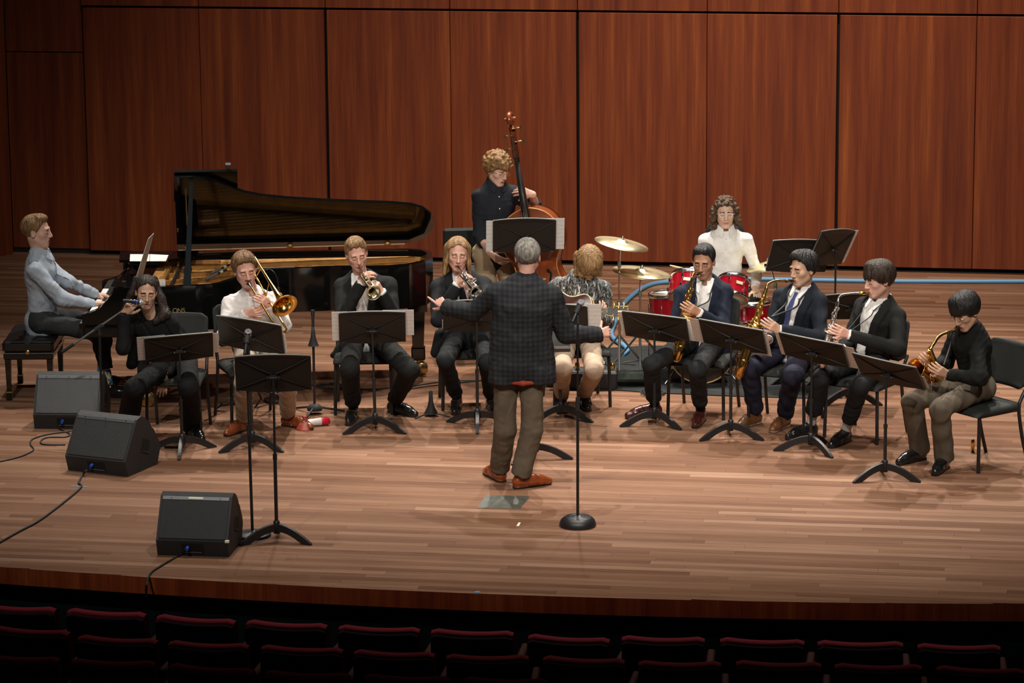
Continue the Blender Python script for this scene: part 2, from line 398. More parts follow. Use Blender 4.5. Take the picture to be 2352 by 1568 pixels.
# straighten the wall foot
W0 = WQ[0]; tw = [float(np.dot(q-W0, WD)) for q in WQ]
W0 = W0+V3(0, np.mean([np.dot(q-W0, np.array([0, 1, 0]))-np.dot(WD*t, np.array([0, 1, 0])) for q, t in zip(WQ[:8], tw)]), 0)
WP = lambda t, z, d=0.0: W0+WD*t+V3(0, 0, z)+WN*d
wb.box(WP(5, 2.6, -.14), (15, .1, 5.4), rotz(math.atan2(WD[1], WD[0])))
wall = wb.build('wall_back', M['gap']); tag(wall, 'mahogany veneer panelled wall at the back of the stage', None, kind='structure')
WR = math.atan2(WD[1], WD[0])
def panel(t0, t1, z0, z1, d=0.0, th=.05):
    c = WP((t0+t1)/2, (z0+z1)/2, d-th/2)
    o = MB().rbox((0, 0, 0), (t1-t0, th, z1-z0), .004).build('panel', M['panel'], wall); o.location = c; o.rotation_euler = (0, 0, WR); return o
for k in range(9):
    g0 = .014 if k % 2 == 0 else .0025; g1 = .0025 if k % 2 == 0 else .014
    panel(tw[k]+g0, tw[k+1]-g1, .05, 2.455)
    panel(tw[k]+.003, tw[k+1]-.003, 2.475, 4.3, -.006)
# left, set back section
wl = MB(); lt = -(.80)
for z0, z1 in ((.05, 2.0), (2.01, 4.3)):
    panel(-.80, -.012, z0, z1, -.075, .03)
panel(-.80, -.40, 4.31, 5.2, -.075, .03)
# side wall at far left coming forward
swp0 = WP(-.80, 0); side_dir = nrm(V3(-.75, -.66, 0))
sw = MB(); sn = V3(side_dir[1], -side_dir[0], 0)
cc = swp0+side_dir*2+V3(0, 0, 2.55)
sw.box(cc, (4, .06, 5.1), rotz(math.atan2(side_dir[1], side_dir[0])))
tag(sw.build('wall_left', M['panel']), 'dark mahogany side wall at the stage left edge of the view', None, kind='structure')

# floor plate with its inset lid, tape marks
pl = [G(1097, 1166.5), G(1195, 1168), G(1217, 1139.5), G(1116, 1137)]
pc = sum(pl)/4
t = thing('floor_plate', 'square steel floor box plate set flush in the boards behind the conductor', 'floor plate', pc)
MB().prism([p-pc+V3(0, 0, .0005) for p in pl], (0, 0, .002)).build('cover', M['plate'], t)
a = lambda u, v: (pl[0]*(1-u)*(1-v)+pl[1]*u*(1-v)+pl[2]*u*v+pl[3]*(1-u)*v)-pc
MB().prism([a(.2, .02)+V3(0, 0, .0025), a(.22, .02)+V3(0, 0, .0025), a(.24, .98)+V3(0, 0, .0025), a(.22, .98)+V3(0, 0, .0025)], (0, 0, .001)).build('hinge', M['tape_grey'], t)
MB().prism([a(.55, .52)+V3(0, 0, .0025), a(.8, .55)+V3(0, 0, .0025), a(.8, .6)+V3(0, 0, .0025), a(.55, .57)+V3(0, 0, .0025)], (0, 0, .001)).build('slot', M['strip'], t)
def tape(label, pts, m):
    P = [G(*p) for p in pts]; c = sum(P)/len(P)
    o = MB().prism([p-c+V3(0, 0, .0006) for p in P], (0, 0, .0012)).build('floor_tape', m); o.location = c
    return tag(o, label, 'tape')
tape('short white tape mark on the boards near the conductor', [(1186, 1208), (1192, 1208), (1196, 1200), (1191, 1200)], M['tape_white'])
tape('small blue tape cross at the stage front edge', [(1087, 1361), (1100, 1361), (1104, 1357.5), (1093, 1357.5)], M['blue_cable'])
tape('grey gaffer tape strip holding the front monitor cable', [(160, 1117), (200, 1119.5), (202, 1116.5), (164, 1114.5)], M['tape_grey'])

# ================================================================ audience seats
seat_rows = [
 (.05, 'front row', [(-58, 1390, 122, 1399), (150, 1400, 328, 1411), (355, 1414, 534, 1427), (562, 1427, 746, 1437), (775, 1439, 961, 1446), (988, 1448, 1177, 1454), (1210, 1460, 1397, 1470), (1427, 1464, 1618, 1468), (1653, 1468, 1847, 1474), (1878, 1475, 2075, 1478), (2108, 1482, 2299, 1486)]),
 (.14, 'second row', [(-30, 1440, 152, 1453), (174, 1462, 355, 1472), (383, 1475, 566, 1483), (596, 1485, 783, 1493), (810, 1496, 995, 1503), (1024, 1507, 1213, 1509), (1245, 1510, 1432, 1518), (1466, 1522, 1656, 1524), (1690, 1521, 1886, 1526), (1918, 1528, 2118, 1531), (2151, 1533, 2352, 1541)]),
 (.23, 'third row', [(-60, 1505, 130, 1514), (160, 1517, 352, 1523), (383, 1527, 575, 1541), (605, 1544, 798, 1551), (833, 1552, 1030, 1559), (1064, 1559, 1255, 1564)])]
def seat_meshes():
    # local: x across (0.53 wide), y toward stage, top of back at z=0
    W, n = .265, 12
    def shape(w, top0, th, yoff, h):
        vs = []; fs = []
        for i in range(n+1):
            u = -1+2*i/n; x = u*w; sag = -.010*(1-u*u); rnd = -.018*max(0, abs(u)-.9)/.1
            yb = yoff-.03*(1-u*u)
            for (yy, zz) in ((0, -h), (0, -.012), (th*.25, 0), (th*.75, 0), (th, -.012), (th, -h)):
                vs.append((x, yb+yy+(zz*-.12), zz+top0+(sag+rnd if zz > -.05 else 0)))
        for i in range(n):
            for k in range(5): fs.append((i*6+k, i*6+k+1, (i+1)*6+k+1, (i+1)*6+k))
        fs.append(tuple(range(6))); fs.append(tuple(n*6+k for k in range(6))[::-1])
        return vs, fs
    v, f = shape(W, 0, .07, .022, .40); c = mesh_from(v, f, [M['seat_red']], smooth=True, name='cushion')
    v, f = shape(W*.992, -.022, .026, -.006, .46); s = mesh_from(v, f, [M['seat_back']], smooth=True, name='shell')
    mb = MB().rbox((0, .30, -.42), (.46, .44, .09), .03); b = mesh_from(mb.v, mb.f, [M['seat_red']], name='seat_pad')
    mb = MB().rbox((W+.03, .22, -.20), (.05, .36, .035), .01).box((W+.03, .22, -.45), (.04, .3, .5)); ar = mesh_from(mb.v, mb.f, [M['seat_wood']], name='armrest')
    return c, s, b, ar
cm, sm_, bm_, am_ = seat_meshes()
side = ['far left', 'second from the left', 'third from the left', 'fourth from the left', 'fifth from the left', 'sixth from the left', 'seventh from the left', 'eighth from the left', 'ninth from the left', 'tenth from the left', 'far right']
for z, rn, L in seat_rows:
    for i, (x0, y0, x1, y1) in enumerate(L):
        A = G(x0, y0, z); B = G(x1, y1, z); c = (A+B)/2; ang = math.atan2(B[1]-A[1], B[0]-A[0])
        t = thing('theatre_seat', 'dark red upholstered theatre seat in the %s of the audience, %s' % (rn, side[i] if not (i == 5 and rn == 'third row') else 'rightmost one visible'), 'seat', c, ang, 'audience seats')
        sc = np.linalg.norm(B-A)/.53
        for nm, me in (('cushion', cm), ('shell', sm_), ('seat_pad', bm_), ('armrest', am_)):
            o = link(nm, me, t); o.scale = (sc, 1, 1)
# ================================================================ music stands
def desk_mesh(mb, w=.51, h=.33):
    """desk in local coords: x across, z up the desk, y = -back (back side toward -y). arched top, pressed X ribs"""
    nx, nz = 16, 8; vs = []; fs = []
    def top(x): return h*(1-.10*(abs(x)/(w/2))**2)
    for side, off in ((0, -.0), (1, .010)):
        for j in range(nz+1):
            for i in range(nx+1):
                u = -1+2*i/nx; vv = j/nz; x = u*w/2; z = vv*top(x)
                # ribs pressed toward the back along the two diagonals
                cz = (vv-.48)*2; d = abs(abs(u)*.92-abs(cz)*1.0); rib = 0
                edge = .008 if (j in (nz,) or i in (0, nx)) and side == 0 else 0
                bend = -.022*(1-u*u)
                vs.append((x, off-rib-edge+bend, z))
    S = (nx+1)*(nz+1)
    for j in range(nz):
        for i in range(nx):
            a = j*(nx+1)+i
            fs.append((a, a+1, a+nx+2, a+nx+1)); fs.append((S+a+nx+1, S+a+nx+2, S+a+1, S+a))
    for i in range(nx):
        fs.append((S+i, S+i+1, i+1, i)); a = nz*(nx+1)+i
        fs.append((a, a+1, S+a+1, S+a))
    for j in range(nz):
        a = j*(nx+1); fs.append((a, a+nx+1, S+a+nx+1, S+a)); a += nx; fs.append((S+a, S+a+nx+1, a+nx+1, a))
    mb.add(vs, fs, False)
    return top
def _stand_parts():
    mb = MB(); top = desk_mesh(mb); desk = mesh_from(mb.v, mb.f, [M['stand_desk']], name='desk')
    mb = MB(); pts = [(x, -.022*(1-(x/.25)**2)-.002, top(x)+.002) for x in np.linspace(-.252, .252, 15)]
    mb.tube(pts, .0055, 6); mb.tube([(-.252, -.002, 0), (-.252, -.002, top(.25))], .005, 6); mb.tube([(.252, -.002, 0), (.252, -.002, top(.25))], .005, 6)
    edge = mesh_from(mb.v, mb.f, [M['stand_edge']], smooth=True, name='rolled_edge')
    mb = MB().rbox((0, .030, .0), (.50, .075, .006), .002).rbox((0, .066, .008), (.50, .004, .02), .001); ledge = mesh_from(mb.v, mb.f, [M['black_metal']], name='ledge')
    mb = MB().rbox((0, -.045, .15), (.06, .03, .02), .004).tube([(-.035, -.05, .15), (.035, -.05, .15)], .007, 8).sphere((-.038, -.05, .15), .011, 8).sphere((.038, -.05, .15), .011, 8)
    br = mesh_from(mb.v, mb.f, [M['black_metal']], name='bracket')
    mb = MB()   # one arched foot along +x
    up = []; lo = []
    for i in range(9):
        u = i/8; x = .02+.26*u; zt = .105*(1-u**1.7)+.012; zb = max(0, .065*(1-(u/.72)**2)) if u < .72 else 0
        up.append((x, zt)); lo.append((x, zb))
    vs = []
    for (x, zt), (_, zb) in zip(up, lo):
        wd = .015-.004*(x/.28)
        vs += [(x, -wd, zt), (x, wd, zt), (x, wd, zb), (x, -wd, zb)]
    fs = [(i*4+k, i*4+(k+1) % 4, i*4+4+(k+1) % 4, i*4+4+k) for i in range(8) for k in range(4)]+[(0, 3, 2, 1), (32, 33, 34, 35)]
    mb.add(vs, fs); foot = mesh_from(mb.v, mb.f, [M['black_metal']], name='foot')
    mb = MB().lathe([(.0, .05), (.022, .05), (.022, .13), (.014, .14), (0, .14)], n=12); hub = mesh_from(mb.v, mb.f, [M['black_metal']], smooth=True, name='hub')
    ribs = []
    for sx in (-1, 1):
        for z1 in (.018, .29):
            mb = MB(); pts = []
            for u in np.linspace(.06, .97, 7):
                x = sx*u*.25; z = .155+(z1-.155)*u; pts.append((x, -.022*(1-(x/.255)**2)-.002, z))
            mb.tube(pts, [.009-.004*u for u in np.linspace(0, 1, 7)], 6, flat=.6); ribs.append(mesh_from(mb.v, mb.f, [M['stand_rib']], smooth=True, name='rib'))
    return desk, edge, ledge, br, foot, hub, ribs
DESK, DEDGE, DLEDGE, DBR, DFOOT, DHUB, DRIB = _stand_parts()
def music_stand(label, base, hgt, yaw, tilt=25, foot_yaw=90, lean=(0, 0), group='music stands on the stage', desk_roll=0):
    """yaw: turn of the desk (0 = its back faces the camera), hgt: height of the desk's middle; tilt from vertical in degrees"""
    base = np.asarray(base, float); t = thing('music_stand', label, 'music stand', base, 0, group)
    for k in range(3):
        f = link('foot', DFOOT, t); f.rotation_euler = (0, 0, math.radians(foot_yaw+120*k))
    link('hub', DHUB, t)
    top = V3(lean[0], lean[1], hgt); mid = top*.52
    MB().tube([(0, 0, .1), mid], .0125, 10).tube([mid*.96, mid*1.03], .0155, 10).build('lower_pole', M['black_metal'], t)
    MB().tube([mid, top-V3(0, 0, .01)], .0085, 10).build('upper_pole', M['black_metal'], t)
    q = Matrix.Translation(Vector(top)) @ Matrix.Rotation(math.radians(yaw), 4, 'Z') @ Matrix.Rotation(math.radians(desk_roll), 4, 'Y') @ Matrix.Rotation(math.radians(tilt), 4, 'X') @ Matrix.Translation((0, .05, -.15))
    # the desk leans its upper edge toward the camera side when tilt is positive
    for nm, me in (('desk', DESK), ('rolled_edge', DEDGE), ('ledge', DLEDGE), ('bracket', DBR), *[('rib', r_) for r_ in DRIB]):
        o = link(nm, me, t); o.matrix_local = q
    return t, Matrix.Translation(Vector(base)) @ q
def sheet(label, Q, x0, x1, z0=.004, z1=.30, y=.013, bend=0.0, sk=0.0, group='sheet music on the stands', cat='sheet music'):
    """paper leaning on a desk; Q is the desk matrix"""
    n = 6; vs = []; fs = []
    for i in range(n+1):
        u = i/n; x = x0+(x1-x0)*u
        yy = y+bend*u*u
        vs += [(x-sk, yy, z0), (x, yy, z1)]
    k = len(vs); vs += [(a, b+.0012, c) for a, b, c in vs]
    for i in range(n):
        fs += [(2*i, 2*i+2, 2*i+3, 2*i+1), (k+2*i, k+2*i+1, k+2*i+3, k+2*i+2), (2*i, k+2*i, k+2*i+2, 2*i+2), (2*i+1, 2*i+3, k+2*i+3, k+2*i+1)]
    fs += [(0, 1, k+1, k), (2*n, k+2*n, k+2*n+1, 2*n+1)]
    me = mesh_from(vs, fs, [M['sheet']], smooth=False, name='sheet_music')
    o = link('sheet_music', me); o.matrix_world = Q; return tag(o, label, cat, group)

# base pixel on the floor, height, yaw(deg), tilt
def MS(label, bp, hgt, yaw, tilt, fy, sheets=(), lean=(0, 0), desk_roll=0):
    b = G(*bp); t, Q = music_stand(label, b, hgt, yaw, -tilt, fy, lean, desk_roll=desk_roll)
    for s in sheets: sheet(s[0], Q, *s[1:])
    return t, Q
MS('black music stand in front of the seated singer', (419, 1037), .765, 8, -42, -90,
   [('white sheet poking out left of the singer stand', -.31, -.10), ('white sheet poking out right of the singer stand', .10, .30, .02, .27)], (0, .0), -3)
MS('black music stand in front of the trombone player', (580, 1030), .845, -14, -32, 90, [('small sheet corner showing right of the trombone stand', .02, .275, .01, .2)], (-.01, 0), 6)
MS('tall empty music stand at the front left beside the round base microphone', (636, 1240), 1.13, 2, -28, 90, (), (0, 0), 0)
MS('black music stand in front of the left trumpeter', (862, 988), .78, 2, -30, 90, [('white sheet poking out left of the left trumpeter stand', -.31, -.08), ('printed sheet poking out right of the left trumpeter stand', .08, .32, .05, .31)], (-.01, 0))
MS('black music stand before the long haired trumpeter, half hidden by the conductor', (1097, 978), .84, 3, -30, -90, [('edge of a sheet at the long haired trumpeter stand', -.262, -.05, .01, .1)], (0, 0))
MS('black music stand in front of the guitarist beside the conductor', (1290, 962), .75, -6, -24, 90, [('printed sheet leaning out right of the guitarist stand', .10, .36, .0, .31)], (-.05, 0))
MS('black music stand in front of the navy suit alto saxophonist', (1503, 975), .735, -16, -40, 75, [('folded sheet at the left end of the alto saxophonist stand', -.29, -.12, -.01, .27), ('printed sheet right of the alto saxophonist stand', .08, .33, .01, .26)], (0, 0), 4)
MS('black music stand in front of the blue tie saxophonist', (1678, 1003), .745, -22, -42, 90, [('white sheet left of the blue tie saxophonist stand', -.34, -.1, -.03, .27), ('thin sheet edge right of the blue tie saxophonist stand', .08, .28, -.05, .25)], (0, 0), 6)
MS('black music stand in front of the silver saxophone player', (1862, 1035), .735, -26, -44, -60, [('thin sheet left of the silver saxophone stand', -.30, -.1, -.03, .27), ('large white sheet right of the silver saxophone stand', .06, .33, -.02, .26)], (0, 0), 6)
MS('black music stand in front of the far right saxophonist', (2032, 1098), .755, -32, -46, 90, [('sheet corner right of the far right stand', .04, .28, .0, .16)], (0, 0), 6)
# ================================================================ chairs
def chair_parts():
    """orchestra chair, sitter faces -y; seat top .46"""
    P = {}
    # seat pad
    mb = MB(); n = 10
    vs = []; fs = []
    for j in range(n+1):
        v = j/n; y = -.22+.44*v
        for i in range(n+1):
            u = -1+2*i/n; x = u*(.235-.015*v)
            z = .46-.014*max(0, (abs(u)-.7)/.3)**2-.03*max(0, (.12-v)/.12)**2+.008*(v)
            vs.append((x, y, z))
    S = len(vs); vs += [(x, y, .415) for x, y, z in vs]
    for j in range(n):
        for i in range(n):
            a = j*(n+1)+i; fs.append((a, a+1, a+n+2, a+n+1)); fs.append((S+a+n+1, S+a+n+2, S+a+1, S+a))
    for i in range(n):
        fs.append((S+i, S+i+1, i+1, i)); a = n*(n+1)+i; fs.append((a, a+1, S+a+1, S+a))
        a = i*(n+1); fs.append((a, a+n+1, S+a+n+1, S+a)); a += n; fs.append((S+a, S+a+n+1, a+n+1, a))
    mb.add(vs, fs, True); P['seat'] = mesh_from(mb.v, mb.f, [M['chair_pad']], smooth=True, name='seat')
    # back pad: curved rounded rectangle
    mb = MB(); vs = []; fs = []; nx, nz = 14, 12
    for side in (0, 1):
        for j in range(nz+1):
            v = j/nz; z = .56+.32*v
            for i in range(nx+1):
                u = -1+2*i/nx
                # rounded corners: shrink the width near top and bottom
                cr = .05; dz = min(v, 1-v)*.32; sh = cr-math.sqrt(max(0, cr*cr-(cr-min(dz, cr))**2))
                x = u*(.225-sh); y = .235+.035*v-.045*u*u*0+.03*(1-u*u)+(.022 if side else -.006)-.006*side*(abs(u) > .9)
                vs.append((x, y+.04*v, z))
    S = (nx+1)*(nz+1)
    for j in range(nz):
        for i in range(nx):
            a = j*(nx+1)+i; fs.append((a+nx+1, a+nx+2, a+1, a)); fs.append((S+a, S+a+1, S+a+nx+2, S+a+nx+1))
    for i in range(nx):
        fs.append((i, i+1, S+i+1, S+i)); a = nz*(nx+1)+i; fs.append((S+a, S+a+1, a+1, a))
    for j in range(nz):
        a = j*(nx+1); fs.append((S+a, S+a+nx+1, a+nx+1, a)); a += nx; fs.append((a, a+nx+1, S+a+nx+1, S+a))
    mb.add(vs, fs, True); P['backrest'] = mesh_from(mb.v, mb.f, [M['chair_pad']], smooth=True, name='backrest')
    for s, nm in ((-1, 'l'), (1, 'r')):
        mb = MB().tube(spline([(s*.20, -.17, .425), (s*.215, -.185, .40), (s*.225, -.195, .0)], 5), .0135, 8); P['fl'+nm] = mesh_from(mb.v, mb.f, [M['black_metal']], smooth=True, name='leg')
        mb = MB().tube(spline([(s*.215, .30, .60), (s*.218, .225, .50), (s*.22, .20, .42), (s*.222, .24, .2), (s*.225, .30, .0)], 6), .0135, 8); P['bl'+nm] = mesh_from(mb.v, mb.f, [M['black_metal']], smooth=True, name='leg')
    mb = MB().tube([(-.21, -.17, .412), (-.215, .2, .418)], .011, 8).tube([(.21, -.17, .412), (.215, .2, .418)], .011, 8).tube([(-.21, -.17, .412), (.21, -.17, .412)], .011, 8).tube([(-.215, .2, .418), (.215, .2, .418)], .011, 8)
    P['frame'] = mesh_from(mb.v, mb.f, [M['black_metal']], smooth=True, name='seat_frame')
    return P
CP = chair_parts()
def chair(label, center, yaw, sc=1.0):
    """center: middle of the four feet; yaw degrees, 0 = sitter faces the camera, positive turns the sitter to image right"""
    t = thing('orchestra_chair', label, 'chair', (center[0], center[1], 0), math.radians(yaw), 'black orchestra chairs')
    for k, me in CP.items():
        nm = me.name.split('.')[0]
        o = link(nm, me, t); o.scale = (sc, sc, 1)
    return t
def feet(*px): return sum(G(*p) for p in px)/len(px)
chair('black padded chair under the singer', V3(-2.58, 1.14, 0), -4, .93)
chair('black padded chair under the trombone player', V3(-2.03, 1.52, 0), 20)
chair('black padded chair under the left trumpeter', V3(-1.17, 1.88, 0), 0)
chair('black padded chair under the long haired trumpeter', V3(-.34, 2.02, 0), 4)
chair('black padded chair under the guitarist', V3(.52, 2.05, 0), 10)
chair('black padded chair under the navy suit alto saxophonist', V3(1.49, 1.67, 0), -18)
chair('black padded chair under the blue tie saxophonist', V3(2.10, 1.28, 0), -22)
chair('black padded chair under the silver saxophone player', V3(2.67, .86, 0), -34)
chair('black padded chair under the far right saxophonist with empty seat back showing', V3(3.42, -.02, 0), -55)
st = thing('bar_stool', 'tall black stool with a backrest between the long haired trumpeter and the bass player', 'stool', V3(-.37, 3.78, 0), .1)
MB().rbox((0, 0, .74), (.40, .38, .07), .025).build('seat', M['chair_pad'], st)
MB().rbox((.0, .20, .93), (.38, .045, .30), .02).build('backrest', M['chair_pad'], st)
for sx in (-1, 1):
    for sy in (-1, 1): MB().tube([(sx*.15, sy*.14, .71), (sx*.21, sy*.20, .0)], .013, 8).build('leg', M['black_metal'], st)
MB().tube([(-.2, -.19, .25), (.2, -.19, .25)], .01, 8).build('footrest', M['black_metal'], st)

# ================================================================ piano bench
bt = thing('piano_bench', 'black tufted leather piano bench under the pianist', 'bench', (-3.88, 2.62, 0), math.radians(0))
mb = MB(); nx, ny = 16, 24; vs = []; fs = []
for j in range(ny+1):
    v = -1+2*j/ny
    for i in range(nx+1):
        u = -1+2*i/nx
        tu = abs(math.sin(math.pi*u)) if abs(u) < .98 else 0
        puff = .03*(abs(math.cos(math.pi*u*.5))**.4)*(abs(math.cos(math.pi*v*.5))**.4)
        tuft = -.022*math.exp(-((abs(u)-.0)**2)/.02)*math.exp(-((abs(v)-.36)**2)/.02)
        crease = -.010*math.exp(-(abs(u)**2)/.004)-.010*math.exp(-((abs(v)-.36)**2)/.003)
        vs.append((u*.205, v*.36, .475+puff+tuft+crease))
S = len(vs)
for j in range(ny):
    for i in range(nx):
        a = j*(nx+1)+i; fs.append((a, a+1, a+nx+2, a+nx+1))
mb.add(vs, fs, True)
mb.rbox((0, 0, .44), (.415, .725, .10), .025)
mb.build('cushion', M['leather'], bt)
MB().rbox((0, 0, .365), (.40, .70, .055), .008).build('apron', M['piano'], bt)
MB().tube([(-.205, -.362, .393), (.205, -.362, .393)], .004, 6).tube([(.208, -.36, .393), (.208, .36, .393)], .004, 6).build('piping', M['strip'], bt)
MB().lathe([(0, 0), (.022, 0), (.022, .012), (.012, .018), (0, .018)], (.0, -.365, .405), (0, -1, 0), 16).build('knob', M['brass_dull'], bt)
for sx in (-1, 1):
    for sy in (-1, 1):
        lg = MB()
        lg.box((sx*.168, sy*.31, .17), (.05, .05, .34), None, .62).box((sx*.168, sy*.31, .035), (.045, .045, .07))
        lg.build('leg', M['piano'], bt)
        MB().box((sx*.168, sy*.31, .068), (.048, .048, .008)).build('ferrule', M['brass_dull'], bt)

# ================================================================ grand piano
PX = [(-3.13, 1.86), (-2.9, 1.88), (-2.49, 1.93), (-2.36, 1.965), (-2.28, 2.04), (-2.20, 2.2), (-2.05, 2.45), (-1.8, 2.62), (-1.47, 2.67), (-1.0, 2.68), (-.83, 2.75), (-.70, 2.88), (-.645, 3.06), (-.655, 3.3), (-.72, 3.44), (-.85, 3.49), (-3.22, 3.33)]
pt = thing('grand_piano', 'long black concert grand piano with its lid propped open behind the brass players', 'piano', (-1.9, 2.6, 0))
PO = V3(-1.9, 2.6, 0)
def pw(x, y, z): return V3(x, y, z)-PO
ZT, ZB = 1.0, .64
def inset(poly, d):
    P = [np.array(p, float) for p in poly]; c = sum(P)/len(P); out = []; n = len(P)
    for i in range(n):
        a, b, cc = P[i-1], P[i], P[(i+1) % n]
        e1 = (b-a)/max(1e-9, np.linalg.norm(b-a)); e2 = (cc-b)/max(1e-9, np.linalg.norm(cc-b))
        nn = np.array([-(e1[1]+e2[1]), e1[0]+e2[0]]); nn = nn/max(1e-9, np.linalg.norm(nn)); out.append(b+nn*d)
    return out
IN = inset(PX, .05)
n = len(PX); mb = MB()
o_t = [pw(x, y, ZT) for x, y in PX]; o_b = [pw(x, y, ZB) for x, y in PX]; i_t = [pw(x, y, ZT) for x, y in IN]; i_b = [pw(x, y, .80) for x, y in IN]
vs = o_b+o_t+i_t+i_b
fs = []
for i in range(n-1):
    j = i+1
    fs += [(i, j, n+j, n+i), (n+i, n+j, 2*n+j, 2*n+i), (2*n+i, 2*n+j, 3*n+j, 3*n+i)]
mb.add(vs, fs, False); mb.add(o_b, [tuple(range(n))[::-1]])
mb.build('rim', M['piano'], pt)
mb = MB(); mb.add([pw(x, y, .875) for x, y in IN], [tuple(range(n))]); mb.build('soundboard', M['spruce'], pt)
# gilded plate, struts, strings
IN2 = inset(PX, .065)
mb = MB(); mb.add([pw(x, y, .905) for x, y in IN2], [tuple(range(n))]); mb.build('iron_plate', M['gold_iron'], pt)
mb = MB(); mb.add([pw(x, y, .94) for x, y in IN]+[pw(x, y, .905) for x, y in IN2], [(i, i+1, n+i+1, n+i) for i in range(n-1)]); mb.build('plate_flange', M['gold_iron'], pt)
for (x0, y0, x1, y1) in ((-2.78, 2.1, -2.1, 2.62), (-2.78, 2.35, -1.3, 2.86), (-2.78, 2.65, -.85, 3.05), (-2.78, 2.95, -.8, 3.3), (-2.78, 1.98, -2.42, 2.10)):
    d = nrm(V3(x1-x0, y1-y0, 0)); p = V3(-d[1], d[0], 0)*.022
    MB().prism([pw(x0, y0, .915)-p, pw(x1, y1, .915)-p, pw(x1, y1, .915)+p, pw(x0, y0, .915)+p], (0, 0, .045)).build('plate_strut', M['gold_iron'], pt)
mb = MB()
for k in range(46):
    u = k/45; mb.tube([pw(-2.76, 1.98+1.4*u, .925), pw(-2.4+1.55*min(1, u*1.5), max(1.98+1.4*u, np.interp(-2.4+1.55*min(1, u*1.5), [p[0] for p in PX[:12]], [p[1] for p in PX[:12]])+.14), .925)], .0018, 3, False)
mb.build('strings', M['brass_dull'], pt)
MB().rbox(pw(-2.83, 2.63, .95), (.12, 1.36, .06), .01).build('pin_block', M['gold_iron'], pt)
# raised far inner rim block and dampers rail
MB().rbox(pw(-2.70, 2.63, .965), (.03, 1.3, .02), .005).build('damper_rail', M['ebony'], pt)
for (x, y, wd) in ((-2.62, 2.08, .16), (-2.55, 3.2, .3), (-2.45, 2.25, .12)):
    MB().rbox(pw(x, y, .945), (wd, .05, .03), .008).build('plate_pad', M['spruce'], pt)
# keyboard
MB().rbox(pw(-3.20, 2.55, .655), (.34, 1.5, .085), .008).build('keybed', M['piano'], pt)
MB().rbox(pw(-3.395, 2.55, .69), (.03, 1.36, .05), .004).build('key_slip', M['piano'], pt)
for k in range(52):
    y = 1.965+k*1.22/52
    MB().rbox(pw(-3.30, y+.0117, .725), (.15, .0222, .022), .002).build('white_key', M['keys_white'], pt)
pat = [1, 1, 0, 1, 1, 1, 0]
for k in range(51):
    if pat[(k+5) % 7]:
        y = 1.965+(k+1)*1.22/52
        MB().rbox(pw(-3.272, y, .742), (.095, .0115, .014), .002).build('black_key', M['ebony'], pt)
for yy, nm in ((1.90, 'near'), (3.25, 'far')):
    prof = [(-3.385, .69), (-3.385, .79), (-3.33, .80), (-3.25, .83), (-3.16, .93), (-3.10, 1.0), (-3.05, 1.0), (-3.05, .64), (-3.385, .64)]
    MB().prism([pw(x, yy-.045, z) for x, z in prof], (0, .09, 0)).build('cheek', M['piano'], pt)
MB().prism([pw(-3.215, 1.95, .74), pw(-3.185, 1.95, .90), pw(-3.165, 1.95, .90), pw(-3.195, 1.95, .74)], (0, 1.25, 0)).build('fallboard', M['piano'], pt)
# front lid folded back, music desk top
MB().rbox(pw(-3.02, 2.62, .935), (.24, 1.36, .012), .003).build('music_shelf', M['piano'], pt)
MB().prism([G(*p, 1.03)-PO for p in ((274, 603), (386, 602), (452, 594), (457, 581), (276, 583))], (0, 0, .022)).build('music_desk', M['piano'], pt)
for (x, y) in ((-3.06, 1.98), (-3.1, 2.9), (-2.88, 2.2)): MB().box(pw(x, y, .97), (.03, .05, .12)).build('desk_support', M['ebony'], pt)
# casters and legs
for (x, y, cy) in ((-2.93, 2.05, -1), (-3.0, 3.12, -1), (-.775, 3.10, -1)):
    mb = MB().box(pw(x, y, .43), (.125, .125, .44), None, .72).box(pw(x, y, .595), (.16, .16, .09)).rbox(pw(x, y, .19), (.115, .115, .11), .01)
    mb.build('leg', M['piano'], pt)
    cs = MB()
    for s in (-.03, .03):
        cs.lathe([(.0, -.012), (.055, -.012), (.058, -.004), (.058, .004), (.055, .012), (.0, .012)], pw(x+.02, y+s, .059), (0, 1, 0), 20)
    cs.tube([pw(x, y, .06), pw(x, y, .15)], .02, 10).tube([pw(x+.02, y-.05, .059), pw(x+.02, y+.05, .059)], .012, 8)
    cs.build('caster', M['brass_dull'], pt)
# pedal lyre
mb = MB().tube([pw(-3.0, 2.50, .64), pw(-3.0, 2.53, .14)], .018, 8).tube([pw(-3.0, 2.66, .64), pw(-3.0, 2.63, .14)], .018, 8).rbox(pw(-3.0, 2.58, .10), (.12, .26, .09), .01)
mb.build('pedal_lyre', M['piano'], pt)
for yy in (2.50, 2.58, 2.66):
    MB().rbox(pw(-3.12, yy, .065), (.16, .035, .012), .004).build('pedal', M['brass_dull'], pt)
# lid: plane through the spine hinge, opened 34 degrees
LA = math.radians(34); h0 = V3(-3.2, 3.36, 1.025); hd = nrm(V3(2.35, .16, 0)); ld = nrm(V3(hd[1], -hd[0], 0)*math.cos(LA)+V3(0, 0, math.sin(LA))); ln = nrm(np.cross(hd, ld))
def on_lid(px, py, off=0.0):
    d = ray(px, py); k = np.dot(h0+ln*off-CAM, ln)/np.dot(d, ln); return CAM+d*k
OUT = [(407, 576), (400, 408), (440, 407), (470, 409), (500, 418), (530, 431), (560, 442), (600, 450), (660, 456), (740, 461), (830, 464.5), (900, 467), (945, 471), (972, 479), (990, 492), (997, 506), (995, 524), (984, 541), (962, 553), (930, 559), (860, 562.5)]
poly = [on_lid(*p)-PO for p in OUT]
if np.dot(ln, FWD) < 0: ln = -ln
MB().prism(poly, ln*.022).build('lid', M['piano'], pt)
